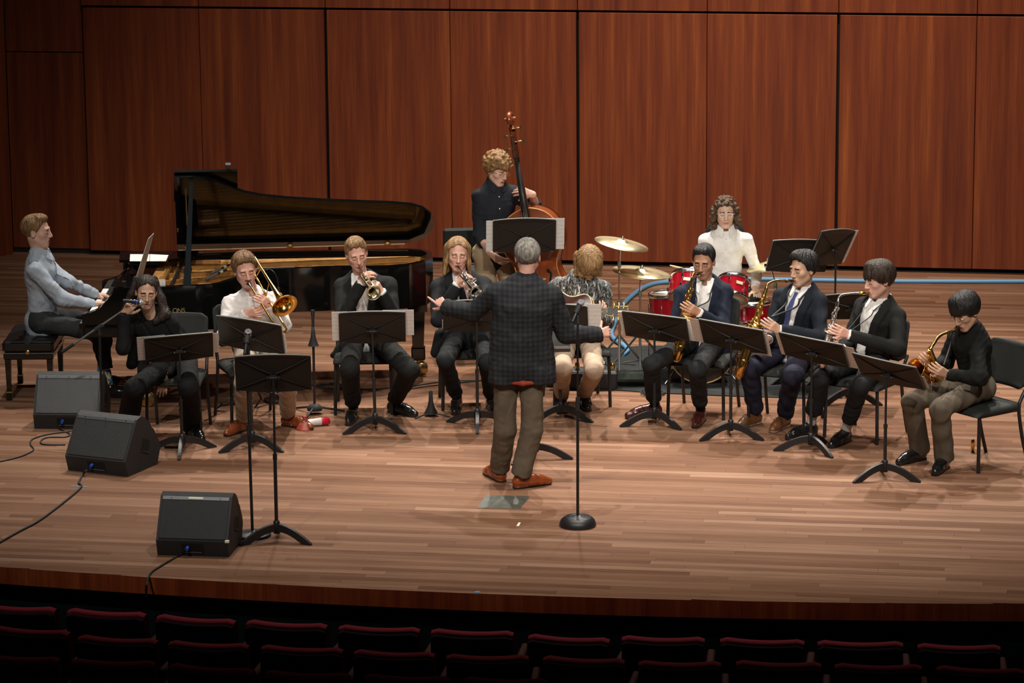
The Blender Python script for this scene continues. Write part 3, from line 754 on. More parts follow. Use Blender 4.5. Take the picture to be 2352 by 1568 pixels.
FL = [(400, 404), (545, 401), (546, 446), (400, 470)]
MB().prism([on_lid(*p)+ln*.03-PO for p in FL], ln*.02).build('front_lid_flap', M['piano'], pt)
MB().prism([on_lid(*p)+ln*.05-PO for p in ((518, 400), (530, 400), (530, 392), (518, 392))], ln*.02).build('lid_latch', M['strip'], pt)
mb = MB(); a = [on_lid(*p, off=-.004)-PO for p in ((410, 575), (930, 560))]; mb.tube(a, .006, 6); mb.build('hinge_line', M['hoop_wood'], pt)
for hx, hy in ((430, 569), (666, 565), (890, 560)):
    MB().sphere(on_lid(hx, hy, -.01)-PO, .02, 8, (1.3, .6, 1)).build('lid_hinge', M['gold_iron'], pt)
# prop stick
pb = pw(-2.56, 1.96, 1.0); ptop = on_lid(440, 418, -.02)-PO
dd = nrm(ptop-pb); sx = V3(1, 0, 0)
mb = MB(); wid = [(0, .030), (.06, .030), (.10, .026), (.15, .034), (.19, .022), (.5, .020), (.95, .016), (1.0, .016)]
L = np.linalg.norm(ptop-pb); vs = []
for u, wd in wid:
    c = pb+dd*L*u
    for (a, b) in ((-1, -1), (1, -1), (1, 1), (-1, 1)): vs.append(c+sx*wd*a+V3(0, 1, 0)*.012*b)
mb.add(vs, [(i*4+k, i*4+(k+1) % 4, i*4+4+(k+1) % 4, i*4+4+k) for i in range(len(wid)-1) for k in range(4)]+[(0, 3, 2, 1), (28, 29, 30, 31)])
mb.build('lid_prop', mat('dark lid prop', (.010, .014, .017), .75, 0, .12), pt)
MB().tube([ptop+V3(-.05, 0, -.05), ptop+V3(-.045, 0, -.35)], .006, 6).build('short_prop', M['brass_dull'], pt)
# gilt lettering on the near side
for k, ch in enumerate('& SONS'):
    if ch == ' ': continue
    fc = bpy.data.curves.new('letter', 'FONT'); fc.body = ch; fc.size = .052; fc.extrude = .0006
    lo = bpy.data.objects.new('letter', fc); COL.objects.link(lo); me = bpy.data.meshes.new_from_object(lo); bpy.data.objects.remove(lo)
    me.materials.append(M['gold_text']); c = AT(362+k*11.3, 718, 1.9); c[1] = 1.88+(c[0]+2.9)*.05/.41-.004
    o = link('letter', me, pt, c-PO+V3(0, -.003+.0*k, 0)); o.rotation_euler = (math.pi/2, 0, 0.12)
# papers on the piano
def paper(label, pts, m='paper', th=(0, 0, .002)):
    c = sum(pts)/len(pts); o = MB().prism([p-c for p in pts], th).build('sheet_music', M[m]); o.location = c
    return tag(o, label, 'sheet music', 'papers on the piano')
paper('white sheets lying flat on the piano music desk at left', [G(*p, 1.054) for p in ((298, 600), (343, 600), (344, 584), (299, 584))], 'paper')
paper('tall white score standing open on the piano music desk', [AT(313, 634, 1.96), AT(327, 634, 2.45), AT(353, 535, 2.45), AT(340, 548, 1.96)], 'sheet', (.003, 0, 0))
paper('loose white pages on the piano music desk right of the tall score', [G(*p, 1.054) for p in ((344, 600), (381, 600), (387, 586), (345, 584))], 'paper')
MB_c = [G(361, 656, .99), G(380, 656, .99), G(380, 644, .99), G(361, 644, .99)]
o = MB().prism([AT(361, 656, 1.97), AT(380, 656, 1.97), AT(380, 642, 1.97), AT(361, 642, 1.97)], (0, .01, 0)).build('label_card', M['sheet']); tag(o, 'small printed white card inside the piano rim behind the singer', 'card')
# ================================================================ stage monitors
def monitor(label, c, yaw, grille, extra=True, sc=1.0):
    """wedge: local -y is the connector (back) side facing the camera, slanted grille on top facing up"""
    t = thing('stage_monitor', label, 'speaker', (c[0], c[1], 0), math.radians(yaw), 'floor wedge monitors')
    W = .25*sc
    # profile in (y, z): low back panel toward camera, grille slopes up and away, rounded far side
    P = [(-.20, 0), (-.235, .115), (-.06, .385), (.0, .40), (.06, .375), (.12, .32), (.14, .285), (.16, .275), (.235, .17), (.25, .12), (.20, 0)]
    P = [(a*sc, b*sc) for a, b in P]
    MB().prism([(-W, a, b) for a, b in P][::-1], (2*W, 0, 0)).build('cabinet', M['speaker'], t)
    d = nrm(V3(0, .175, .27)); nn = V3(0, -.27, .175)/np.linalg.norm((.27, .175)); L = math.hypot(.175, .27)*sc; s0 = V3(0, -.235*sc, .115*sc)
    Mx = np.stack([V3(1, 0, 0), d, nn], 1)
    MB().rbox(s0+d*L*.47+nn*.003, (W*2-.03, L*.86, .008), .003, Mx).build('grille', grille, t)
    MB().rbox(s0+d*L*.945+nn*.003, (W*2-.03, L*.085, .009), .003, Mx).build('strip', M['strip'], t)
    for x in (-.17, 0, .17):
        MB().disc(s0+d*L*.945+nn*.0075+V3(x*sc, 0, 0), nn, .005, .002, 8).build('screw', M['black_metal'], t)
    b = V3(0, -.2175*sc, .06*sc); bn = nrm(V3(0, -.115, -.035)); bd = nrm(V3(0, -.035, .115)); Bx = np.stack([V3(1, 0, 0), bd, -bn], 1)
    MB().box(b+bn*.001, (.15, .075, .004), Bx).build('connector_panel', M['gap'], t)
    MB().box(b+bn*.004+bd*-.03, (.13, .008, .004), Bx).build('panel_lip', M['strip'], t)
    MB().tube([b+bn*.002+V3(-.03, 0, .012), b+bn*.04+V3(-.03, 0, .012)], .012, 10).build('connector', M['blue_conn'], t)
    MB().box((W+.0005, .04*sc, .17*sc), (.003, .10*sc, .10*sc), rotx(-.35)).build('handle_recess', M['gap'], t)
    MB().box((W+.002, .055*sc, .125*sc), (.004, .09*sc, .008), rotx(-.35)).build('handle_lip', M['grille'], t)
    return t
monitor('reflection grey grille wedge monitor behind, beside the piano bench', (-3.44, 1.50), -4, M['grille'], sc=1.03)
monitor('dark wedge monitor turned sideways in front of the singer', (-2.96, .07), -25, M['grille_dark'], sc=1.03)
m3 = monitor('wedge monitor nearest the stage edge with a white tape label', (-2.115, -2.18), -8, M['grille_dark'], sc=.98)
d = nrm(V3(0, .175, .27)); nn = V3(0, -.27, .175)/np.linalg.norm((.27, .175)); Mx = np.stack([V3(1, 0, 0), d, nn], 1)
MB().box(V3(.0, -.235*.98, .115*.98)+d*.30+nn*.009, (.10, .014, .002), Mx).build('tape_label', M['tape_white'], m3)
MB().rbox((.24, -.225, .115), (.03, .02, .02), .004).build('corner_scuff', M['tape_white'], m3)

# ================================================================ cables
def cable(label, pts, r=.006, m='cable', cat='cable', world=None):
    P = [np.asarray(p, float) if len(p) == 3 and world else G(p[0], p[1], p[2] if len(p) > 2 else r) for p in pts]
    P = spline(P, 8); c = P[0].copy(); c[2] = 0
    o = MB().tube([p-c for p in P], r, 6).build('cable', M[m]); o.location = c
    return tag(o, label, cat, 'cables on the stage floor')
cable('black cable running from the side turned monitor to the left frame edge', [(198, 1080, .05), (190, 1090), (181, 1108), (186, 1118), (150, 1150), (90, 1195), (40, 1222), (-30, 1262)], .008)
cable('black cable dropping from the front monitor over the stage edge', [(424, 1262, .05), (412, 1275), (380, 1293), (350, 1312), (340, 1328), (337, 1342, .004), (336, 1350, -.03), (336, 1372, -.1)], .007)
cable('coiled black cable behind the side turned monitor', [(134, 965, .06), (137, 985), (160, 996), (150, 1003), (110, 1004), (94, 1012), (100, 1020), (150, 1021)], .006)
cable('black cable from the rear monitor to the left frame edge', [(160, 990), (110, 997), (75, 1008), (70, 1020), (77, 1030), (72, 1037), (40, 1050), (-30, 1066)], .006)
cable('thin black cable crossing the floor behind the trumpeters', [(690, 880), (760, 890), (850, 893), (950, 885), (1020, 876), (1130, 872), (1200, 870)], .005)
cable('second thin cable crossing the floor beside the first', [(940, 893), (980, 887), (1040, 880), (1130, 872), (1210, 866)], .005)
coil = [(760+math.cos(a)*(30+4*math.sin(a*.37)), 886+math.sin(a)*(6+1.5*math.cos(a*.6)), .006+.0006*a) for a in np.linspace(0, 26, 70)]
cable('loose black cable coil on the floor behind the left trumpeter', coil, .005)
coil = [(1500+math.cos(a)*(24+4*math.sin(a*.37)), 900+math.sin(a)*(6+1.5*math.cos(a*.6)), .006+.0006*a) for a in np.linspace(0, 30, 80)]
cable('loose black cable coil at the edge of the drum carpet', coil, .005)
cable('thick blue hose cable lying along the back of the stage', [(2400, 646, .02), (2200, 646, .02), (2000, 645, .02), (1880, 643, .02), (1700, 640, .02), (1560, 645, .02), (1490, 655, .02), (1440, 690, .02), (1420, 725, .02), (1405, 770, .02), (1440, 800, .02), (1430, 815, .02)], .022, 'blue_cable', 'cable')
cable('grey cable looping on the drum carpet by the guitarist chair', [(1380, 850, .02), (1395, 865), (1420, 872), (1430, 880), (1415, 888), (1390, 885), (1375, 880)], .004, 'tape_grey')

# ================================================================ microphones on straight stands
def mic_stand(label, bp, top, dome, pole_lean=(0, 0)):
    b = G(*bp); t = thing('microphone_stand', label, 'microphone stand', b)
    if dome: prof = [(.127, 0), (.127, .018), (.118, .042), (.098, .060), (.085, .066), (.03, .070), (.018, .078), (0, .078)]
    else: prof = [(.127, 0), (.127, .012), (.122, .018), (.07, .024), (.025, .032), (.016, .04), (0, .04)]
    MB().lathe(prof, n=40).build('base', M['black_metal'], t)
    if dome:
        mb = MB()
        for r in (.040, .055, .082): mb.tube([(r*math.cos(a), r*math.sin(a), .0695-.0*r) for a in np.linspace(0, 2*math.pi, 33)], .0016, 4, False)
        mb.build('base_rings', M['strip'], t)
    x, y = pole_lean
    MB().tube([(0, 0, .04), (x*.5, y*.5, top*.58)], .0105, 10).build('lower_pole', M['black_metal'], t)
    MB().tube([(x*.5, y*.5, top*.565), (x*.52, y*.52, top*.63)], .015, 10).build('clutch', M['rubber'], t)
    MB().tube([(x*.5, y*.5, top*.6), (x, y, top)], .0075, 10).build('upper_pole', M['black_metal'], t)
    return t, b+V3(x, y, top)
def handheld_mic(label, tail, head, sc=1.0, band='black_metal'):
    tail, head = np.asarray(tail, float), np.asarray(head, float); ax = nrm(head-tail); L = np.linalg.norm(head-tail)
    t = thing('microphone', label, 'microphone', tail)
    MB().lathe([(0, 0), (.011*sc, 0), (.012*sc, .01), (.014*sc, L*.4), (.0175*sc, L*.72), (.0175*sc, L*.76), (0, L*.76)], (0, 0, 0), ax, 14).build('handle', M['black_metal'], t)
    MB().lathe([(.0178*sc, L*.75), (.0235*sc, L*.765), (.0235*sc, L*.785), (.018*sc, L*.79)], (0, 0, 0), ax, 16).build('ring', M['chrome'], t)
    MB().lathe([(.0182*sc, L*.60), (.0185*sc, L*.66)], (0, 0, 0), ax, 16).build('band', M[band], t)
    r = .0255*sc; c = ax*(L-r*.95)
    MB().sphere(c, r, 16).build('grille', M['mic_grille'], t)
    return t
mt, mtop = mic_stand('black straight microphone stand with domed round base at front centre', (1327, 1207), 1.44, True, (.005, 0))
mp_head = AT(1337, 688, -1.62); mp_tail = AT(1314, 741, -1.70)
handheld_mic('black handheld microphone with silver grille on the front centre stand', mp_tail, mp_head)
c = MB().tube([mtop-mt.location, np.array(mtop-V3(*mt.location))+V3(0, -.01, .03)], .016, 8)
cl = (mp_tail*.42+mp_head*.58); MB().tube([np.asarray(mtop)-V3(*mt.location)-V3(0, 0, .02), cl-V3(*mt.location)], .012, 8).tube([cl-V3(*mt.location)-nrm(mp_head-mp_tail)*.03, cl-V3(*mt.location)+nrm(mp_head-mp_tail)*.03], .021, 10).build('mic_clip', M['rubber'], mt)
mt, mtop = mic_stand('black straight microphone stand with flat round base at front left', (580, 1230), 1.24, False, (-.012, 0))
mp_head = AT(571, 756, -1.84); mp_tail = AT(562, 815, -1.98)
handheld_mic('black handheld microphone with silver grille above the tall empty music stand', mp_tail, mp_head)
cl = (mp_tail*.42+mp_head*.58); MB().tube([np.asarray(mtop)-V3(*mt.location)-V3(0, 0, .02), cl-V3(*mt.location)], .012, 8).tube([cl-V3(*mt.location)-nrm(mp_head-mp_tail)*.03, cl-V3(*mt.location)+nrm(mp_head-mp_tail)*.03], .021, 10).build('mic_clip', M['rubber'], mt)

# singer's boom stand: boom rising to her hand, clutch and tripod legs behind the chair
bb = G(235, 965); t = thing('boom_microphone_stand', 'boom microphone stand whose arm rises toward the singer hand', 'microphone stand', bb)
e0 = AT(143, 808, 1.0)-bb; e1 = AT(293, 706, 1.0)-bb
top = AT(228, 752, 1.0)-bb
foot = V3(top[0], top[1], 0)
MB().tube([e0, e0+(e1-e0)*.18], .013, 8).build('counterweight', M['rubber'], t)
MB().tube([e0, e1], .0075, 8).build('boom_arm', M['stand_edge'], t)
MB().tube([foot+V3(0, 0, .1), top], .010, 8).build('pole', M['black_metal'], t)
MB().tube([top-V3(.03, 0, .02), top+V3(.03, 0, .02)], .018, 8).tube([top+V3(0, 0, -.06), top], .016, 8).build('clutch', M['rubber'], t)
MB().disc(foot, (0, 0, 1), .125, .02, 28).tube([foot, foot+V3(0, 0, .12)], .016, 8).build('base', M['black_metal'], t)
# boom stand lying low behind the trombone chair
bb = G(660, 925); t = thing('low_boom_stand', 'low tripod boom stand between the trombone chair legs', 'microphone stand', bb)
MB().tube([G(497, 935, .03)-bb, G(540, 905, .12)-bb, G(600, 893, .2)-bb], .008, 8).build('boom_arm', M['stand_edge'], t)
MB().tube([G(494, 937, .03)-bb, G(508, 928, .05)-bb], .016, 8).build('counterweight', M['rubber'], t)
MB().tube([G(590, 893, .2)-bb, G(660, 912, .12)-bb], .009, 8).build('leg', M['black_metal'], t)
MB().tube([G(590, 893, .2)-bb, G(600, 915, 0)-bb], .009, 8).build('leg', M['black_metal'], t)

# piano microphones
def pencil(label, a, b, r=.011, m='strip'):
    a, b = np.asarray(a), np.asarray(b); t = thing('pencil_microphone', label, 'microphone', a)
    MB().tube([V3(0, 0, 0), (b-a)*.55], r, 10).build('capsule', M[m], t)
    MB().tube([(b-a)*.5, b-a], r*.8, 10).build('body', M['black_metal'], t)
    MB().tube([(b-a)*.68, (b-a)*.80], r*1.25, 10).build('colour_band', M['badge'], t); return t
pencil('grey pencil microphone over the piano strings, lower of the pair', AT(473, 641, 2.3), AT(520, 619, 2.45))
pencil('grey pencil microphone over the piano strings, upper of the pair', AT(484, 628, 2.5), AT(527, 608, 2.65))
b0 = AT(640, 800, 2.35); b0 = V3(b0[0], 2.2, 0)
t = thing('piano_boom_stand', 'black microphone stand reaching over the piano rim behind the trombone bell', 'microphone stand', b0)
MB().tube([(0, 0, .03), AT(640, 660, 2.2)-b0], .011, 8).build('pole', M['rubber'], t)
MB().tube(spline([AT(640, 668, 2.2)-b0, AT(637, 640, 2.2)-b0, AT(626, 622, 2.2)-b0, AT(608, 618, 2.3)-b0, AT(560, 628, 2.42)-b0], 6), .004, 6).build('gooseneck', M['cable'], t)
MB().tube([AT(676, 614, 2.25)-b0, AT(600, 617, 2.3)-b0], .009, 8).build('boom_arm', M['black_metal'], t)
MB().disc((0, 0, 0), (0, 0, 1), .12, .02, 24).build('base', M['black_metal'], t)

# ================================================================ small brass things on the floor
def cone_stand(label, b, tall, px_top):
    t = thing('instrument_stand', label, 'instrument stand', b)
    if tall:
        MB().tube([(0, 0, .05), (0, 0, .58)], .010, 8).build('pole', M['black_metal'], t)
        MB().lathe([(.045, .55), (.040, .56), (.022, .61), (.015, .66), (.013, .70), (0, .70)], n=16).build('cone', M['rubber'], t)
        MB().tube([(0, 0, .68), (0, 0, .80)], .011, 8).tube([(0, 0, .79), (0, 0, .835)], .0155, 10).build('peg', M['black_metal'], t)
        MB().lathe([(.06, .03), (.062, .05), (.04, .075), (.015, .085), (0, .085)], n=14).build('hub', M['rubber'], t)
        for k in range(3):
            a = math.radians(15+120*k); MB().tube([(0, 0, .06), (.24*math.cos(a), .24*math.sin(a), .008)], .009, 6).build('leg', M['black_metal'], t)
    else:
        MB().lathe([(.055, .02), (.052, .03), (.03, .07), (.018, .12), (.014, .20), (.010, .205), (0, .205)], n=16).build('cone', M['rubber'], t)
        for k in range(3):
            a = math.radians(-20+120*k); MB().tube([(0, 0, .03), (.16*math.cos(a), .16*math.sin(a), .006)], .006, 6).build('leg', M['black_metal'], t)
    return t
cone_stand('tall black trombone stand with rubber cone between the trombone and trumpet players', G(723, 950), True, None)
cone_stand('short black cone trumpet stand on the floor between the trumpeters', G(990, 955), False, None)
# plunger and straight mute
b = G(700, 985); t = thing('plunger_mute', 'red rubber plunger mute on the floor by the trombonist shoe', 'mute', b)
MB().lathe([(.07, 0), (.072, .006), (.064, .012), (.058, .03), (.04, .055), (.02, .065), (.017, .075), (.019, .10), (.017, .105), (0, .105)], n=24).build('cup', M['red_rubber'], t)
a = G(668, 974, .03); bb = G(757, 966, .035); t = thing('straight_mute', 'white straight mute with a red end lying behind the plunger', 'mute', V3(a[0], a[1], 0))
ax = nrm(bb-a); L = np.linalg.norm(bb-a); oo = V3(0, 0, a[2])
MB().lathe([(0, 0), (.014, 0), (.032, L*.8), (0, L*.8)], oo, ax, 20).build('cone', M['white_mute'], t)
MB().lathe([(.0325, L*.78), (.0335, L*.93), (.02, L), (0, L)], oo, ax, 20).build('red_end', M['red_plastic'], t)
# brass things by the singer's chair are piano casters; a small bottle-like mute by the right chair
b = G(2234, 1038); t = thing('brass_mute', 'small brass tube standing on the floor behind the far right chair leg', 'mute', b)
MB().lathe([(0, 0), (.014, 0), (.015, .08), (.009, .10), (0, .10)], n=14).build('tube', M['brass'], t)
# guitar preamp box
b = G(1345, 888); t = thing('pedal_amplifier', 'black preamp box with knobs and glass tubes behind the guitarist feet', 'amplifier', b, math.radians(-4))
MB().rbox((0, 0, .07), (.52, .22, .14), .008).build('casing', M['amp_box'], t)
MB().rbox((0, 0, .143), (.50, .20, .006), .002).build('top_plate', M['strip'], t)
for k, x in enumerate(np.linspace(-.21, .22, 7)):
    MB().lathe([(0, 0), (.020, 0), (.020, .04), (.014, .06), (0, .062)], (x, -.02+.05*(k % 2), .146), n=12).build('tube', M['chrome' if k % 2 else 'brass'], t)
MB().rbox((-.2, -.113, .05), (.03, .004, .02), .001).build('lamp', M['tape_white'], t)
# rug
rp = [G(1290, 897), G(1420, 897), G(1500, 903), G(1690, 911), G(1880, 916), G(1935, 915), G(1925, 800), G(1480, 795), G(1400, 800)]
rc = sum(rp)/len(rp)
o = MB().prism([p-rc+V3(0, 0, .001) for p in rp], (0, 0, .006)).build('drum_carpet', M['rug']); o.location = rc; tag(o, 'black carpet spread under the drum kit', 'carpet')
# dark folded cloth bag on the carpet
b = G(1452, 884); t = thing('cloth_bag', 'dark green folded cloth case lying on the drum carpet', 'bag', b)
MB().rbox((0, 0, .06), (.34, .2, .10), .04).build('body', mat('dark green cloth', (.02, .026, .02), .9, 0, .2, .5, 30), t)
# ================================================================ smooth bodies and clothes: distance fields meshed with surface nets
def rcone(a, b, ra, rb, flat=None):
    a = np.asarray(a, np.float32); b = np.asarray(b, np.float32); ab = b-a; l2 = max(1e-9, float(ab@ab))
    R = max(ra, rb)
    if flat is None:
        def f(P):
            q = P-a; t = np.clip((q@ab)/l2, 0, 1)
            return np.linalg.norm(q-t[:, None]*ab, axis=1)-(ra+(rb-ra)*t)
    else:
        n, k = flat; n = nrm(n).astype(np.float32); abf = ab+n*(ab@n)*(k-1); lf = max(1e-9, abf@abf)
        def f(P):
            q = P-a; q = q+n*((q@n)*(k-1))[:, None]; t = np.clip((q@abf)/lf, 0, 1)
            return np.linalg.norm(q-t[:, None]*abf, axis=1)-(ra+(rb-ra)*t)
    return f, np.minimum(a, b)-R, np.maximum(a, b)+R
def ellip(c, r, Rm=None):
    c = np.asarray(c, np.float32); r = np.asarray(r, np.float32)
    def f(P):
        q = P-c
        if Rm is not None: q = q@Rm
        k0 = np.linalg.norm(q/r, axis=1); k1 = np.linalg.norm(q/(r*r), axis=1)
        return k0*(k0-1)/np.maximum(k1, 1e-9)
    return f, c-r.max(), c+r.max()
class SDF:
    def __init__(s): s.ops = []; s.lo = np.full(3, 1e9); s.hi = np.full(3, -1e9); s.m = .06
    def add(s, prim, k=.02):
        f, lo, hi = prim; s.ops.append((f, k, 0, lo, hi)); s.lo = np.minimum(s.lo, lo); s.hi = np.maximum(s.hi, hi); return s
    def _op(s, f, k, o):
        if isinstance(f, tuple): s.ops.append((f[0], k, o, f[1], f[2]))
        else: s.ops.append((f, k, o, None, None))
        return s
    def sub(s, f, k=.006): return s._op(f, k, 1)
    def clip(s, f, k=.004): return s._op(f if not isinstance(f, tuple) else f[0], k, 2)
    def noise(s, f): return s._op(f, 0, 3)
    def __call__(s, P):
        P = np.asarray(P, np.float32); d = np.full(len(P), 1.0, np.float32)
        for f, k, op, lo, hi in s.ops:
            if lo is not None:
                mg = s.m+k
                ix = np.flatnonzero((P[:, 0] > lo[0]-mg) & (P[:, 0] < hi[0]+mg) & (P[:, 1] > lo[1]-mg) & (P[:, 1] < hi[1]+mg) & (P[:, 2] > lo[2]-mg) & (P[:, 2] < hi[2]+mg))
                if not len(ix): continue
                e = f(P[ix]); dd = d[ix]
            else:
                e = f(P); dd = d; ix = None
            if op == 0:
                h = np.clip(.5+.5*(e-dd)/k, 0, 1); dd = e*(1-h)+dd*h-k*h*(1-h)
            elif op in (1, 2):
                if op == 1: e = -e
                h = np.clip(.5-.5*(e-dd)/k, 0, 1); dd = e*(1-h)+dd*h+k*h*(1-h)
            else: dd = dd+e
            if ix is None: d = dd
            else: d[ix] = dd
        return d
    def mesh(s, h, pad=.03):
        lo = s.lo-pad; n = np.ceil((s.hi+pad-lo)/(4*h)).astype(int)+1; cs = 4
        cx = [lo[i]+np.arange(n[i])*h*cs for i in range(3)]
        C = np.stack(np.meshgrid(*cx, indexing='ij'), -1).reshape(-1, 3)
        cd = s(C).reshape(n)
        near = np.abs(cd) < 8*h
        blk = np.zeros(n-1, bool)
        for dx in (0, 1):
            for dy in (0, 1):
                for dz in (0, 1): blk |= near[dx:n[0]-1+dx, dy:n[1]-1+dy, dz:n[2]-1+dz]
        m = (n-1)*cs+1
        val = np.repeat(np.repeat(np.repeat(cd[:-1, :-1, :-1], cs, 0), cs, 1), cs, 2)
        full = np.full(m, 1.0, np.float32); full[:-1, :-1, :-1] = np.sign(val)
        am = np.zeros(m, bool); B = np.repeat(np.repeat(np.repeat(blk, cs, 0), cs, 1), cs, 2)
        for dx in (0, 1):
            for dy in (0, 1):
                for dz in (0, 1): am[dx:m[0]-1+dx, dy:m[1]-1+dy, dz:m[2]-1+dz] |= B
        idx = np.argwhere(am); full[am] = s(lo+idx*h)
        return surface_nets(full, lo, h)
def surface_nets(v, lo, h):
    s = v < 0; nx, ny, nz = v.shape
    c = np.zeros((nx-1, ny-1, nz-1), np.int8)
    for dx in (0, 1):
        for dy in (0, 1):
            for dz in (0, 1): c += s[dx:nx-1+dx, dy:ny-1+dy, dz:nz-1+dz]
    act = (c > 0) & (c < 8); cells = np.argwhere(act)
    if not len(cells): return np.zeros((0, 3)), np.zeros((0, 4), int)
    ids = np.full(act.shape, -1, np.int64); ids[act] = np.arange(len(cells))
    pos = np.zeros((len(cells), 3)); cnt = np.zeros(len(cells))
    cor = [(a, b, d) for a in (0, 1) for b in (0, 1) for d in (0, 1)]
    cv = {k: v[cells[:, 0]+k[0], cells[:, 1]+k[1], cells[:, 2]+k[2]] for k in cor}
    for a in cor:
        for ax in range(3):
            if a[ax]: continue
            b = list(a); b[ax] = 1; b = tuple(b)
            cr = (cv[a] < 0) != (cv[b] < 0); t = np.where(cr, cv[a]/np.where(cr, cv[a]-cv[b], 1), 0)
            p = np.array(a, float)[None, :].repeat(len(cells), 0); p[:, ax] = t
            pos += p*cr[:, None]; cnt += cr
    verts = lo+(cells+pos/np.maximum(cnt, 1)[:, None])*h
    F = []
    for ax in range(3):
        o1, o2 = [(1, 2), (2, 0), (0, 1)][ax]
        sl = [slice(None)]*3; sl[ax] = slice(0, -1); sl2 = [slice(None)]*3; sl2[ax] = slice(1, None)
        A = s[tuple(sl)]; Bm = s[tuple(sl2)]; e = np.argwhere(A != Bm)
        e = e[(e[:, o1] > 0) & (e[:, o2] > 0) & (e[:, o1] < v.shape[o1]-1) & (e[:, o2] < v.shape[o2]-1)]
        if not len(e): continue
        def cid(d1, d2):
            q = e.copy(); q[:, o1] -= d1; q[:, o2] -= d2; return ids[q[:, 0], q[:, 1], q[:, 2]]
        q = np.stack([cid(1, 1), cid(0, 1), cid(0, 0), cid(1, 0)], 1)
        flip = ~A[e[:, 0], e[:, 1], e[:, 2]]
        q[flip] = q[flip][:, ::-1]; F.append(q)
    return verts, np.concatenate(F)
def quads_mesh(name, verts, quads, mats, midx=None):
    me = bpy.data.meshes.new(name); nv, nf = len(verts), len(quads)
    me.vertices.add(nv); me.vertices.foreach_set('co', np.asarray(verts, np.float32).ravel())
    me.loops.add(nf*4); me.loops.foreach_set('vertex_index', np.asarray(quads, np.int32).ravel())
    me.polygons.add(nf); me.polygons.foreach_set('loop_start', np.arange(nf, dtype=np.int32)*4)
    me.polygons.foreach_set('loop_total', np.full(nf, 4, np.int32))
    me.polygons.foreach_set('use_smooth', np.ones(nf, bool))
    for m in mats: me.materials.append(m)
    if midx is not None: me.polygons.foreach_set('material_index', np.asarray(midx, np.int32))
    me.update(calc_edges=True); me.validate(); return me
def folds(amp, fr=28., seed=0, stretch=(1, 1, 1)):
    r = np.random.default_rng(seed); K = r.normal(size=(3, 3))*fr*np.array(stretch); W = r.normal(size=(3, 3))*fr*.45; ph = r.uniform(0, 6, 6); K = K.astype(np.float32).T; W = W.astype(np.float32).T
    def f(P):
        q = np.sin(P@W+ph[:3].astype(np.float32)); return amp*(np.sin(P@K+2.4*q+ph[3:].astype(np.float32))*(.55+.6*q[:, [1, 2, 0]])).sum(1)/1.3
    return f
# ================================================================ people
SK = dict(fair=(.60, .36, .27), pink=(.62, .34, .26), tan=(.40, .21, .13), olive=(.52, .31, .21), light=(.62, .40, .30))
SKIN = {k: mat('skin '+k, v, .5, 0, .4, .08, 120, var=.08, vscale=30, sub=.12) for k, v in SK.items()}
LIP = {k: mat('lips '+k, (v[0]*.80, v[1]*.55, v[2]*.55), .4) for k, v in SK.items()}
LASH = mat('dark lashes', (.03, .015, .01), .6)
MOUTH = mat('mouth interior', (.08, .01, .01), .6)
EYE = mat('eye white', (.6, .58, .55), .2)
def hairm(name, c, r=.45):
    return mat(name, c, r+.1, 0, .35, .9, 120, var=.6, vscale=60, stretch=(1, 1, .16))
HAIR = dict(brown=hairm('brown hair', (.15, .080, .034)), dkbrown=hairm('dark brown hair', (.030, .017, .010), .4), black=hairm('black hair', (.012, .010, .010), .38),
            blond=hairm('blond hair', (.24, .135, .055)), ginger=hairm('curly sandy hair', (.22, .115, .040)), grey=hairm('grey hair', (.20, .185, .16)), ltbrown=hairm('light brown hair', (.20, .11, .045)),
            wavy=hairm('wavy dark brown hair', (.022, .0125, .009), .4), curl=hairm('curly brown hair', (.075, .040, .020)))
def cloth(name, c, r=.85, b=.12, bs=90, var=.12, vs=14, sheen=0.): return mat(name, c, r, 0, .22, b, bs, var=var, vscale=vs, sheen=sheen)
CL = dict(blueshirt=cloth('light blue grey shirt', (.37, .42, .49)), white=cloth('white shirt', (.74, .72, .70), .75), offwhite=cloth('off white shirt', (.62, .59, .57), .75),
          blacksuit=cloth('black suit wool', (.0085, .0085, .008)), darksuit=cloth('charcoal black suit', (.0095, .0105, .0115)), navy=cloth('navy suit wool', (.0085, .0125, .025)), navy2=cloth('dark navy suit', (.0085, .0115, .018)),
          charcoal=cloth('charcoal trousers', (.014, .015, .0165)), blackknit=cloth('black knit sweater', (.0075, .008, .0075), .9, .3, 200), khaki=cloth('khaki trousers', (.36, .265, .19)), beige=cloth('beige chinos', (.40, .32, .25)),
          olive=cloth('olive brown trousers', (.105, .080, .055)), taupe=cloth('taupe trousers', (.115, .092, .066)), navytr=cloth('navy trousers', (.016, .016, .030)), darktr=cloth('dark grey trousers', (.011, .011, .0125)),
          blacktop=cloth('black top', (.006, .006, .006)), slate=cloth('dark slate shirt', (.013, .0155, .021)), sock_black=cloth('black sock', (.010, .010, .010)), sock_white=cloth('white sock', (.6, .58, .56)),
          tie=cloth('blue tie', (.055, .075, .19), .55), tan=cloth('tan trousers', (.33, .24, .15)), darktie=cloth('dark tie', (.012, .012, .014), .5), orange=cloth('orange red lining', (.26, .045, .02)))
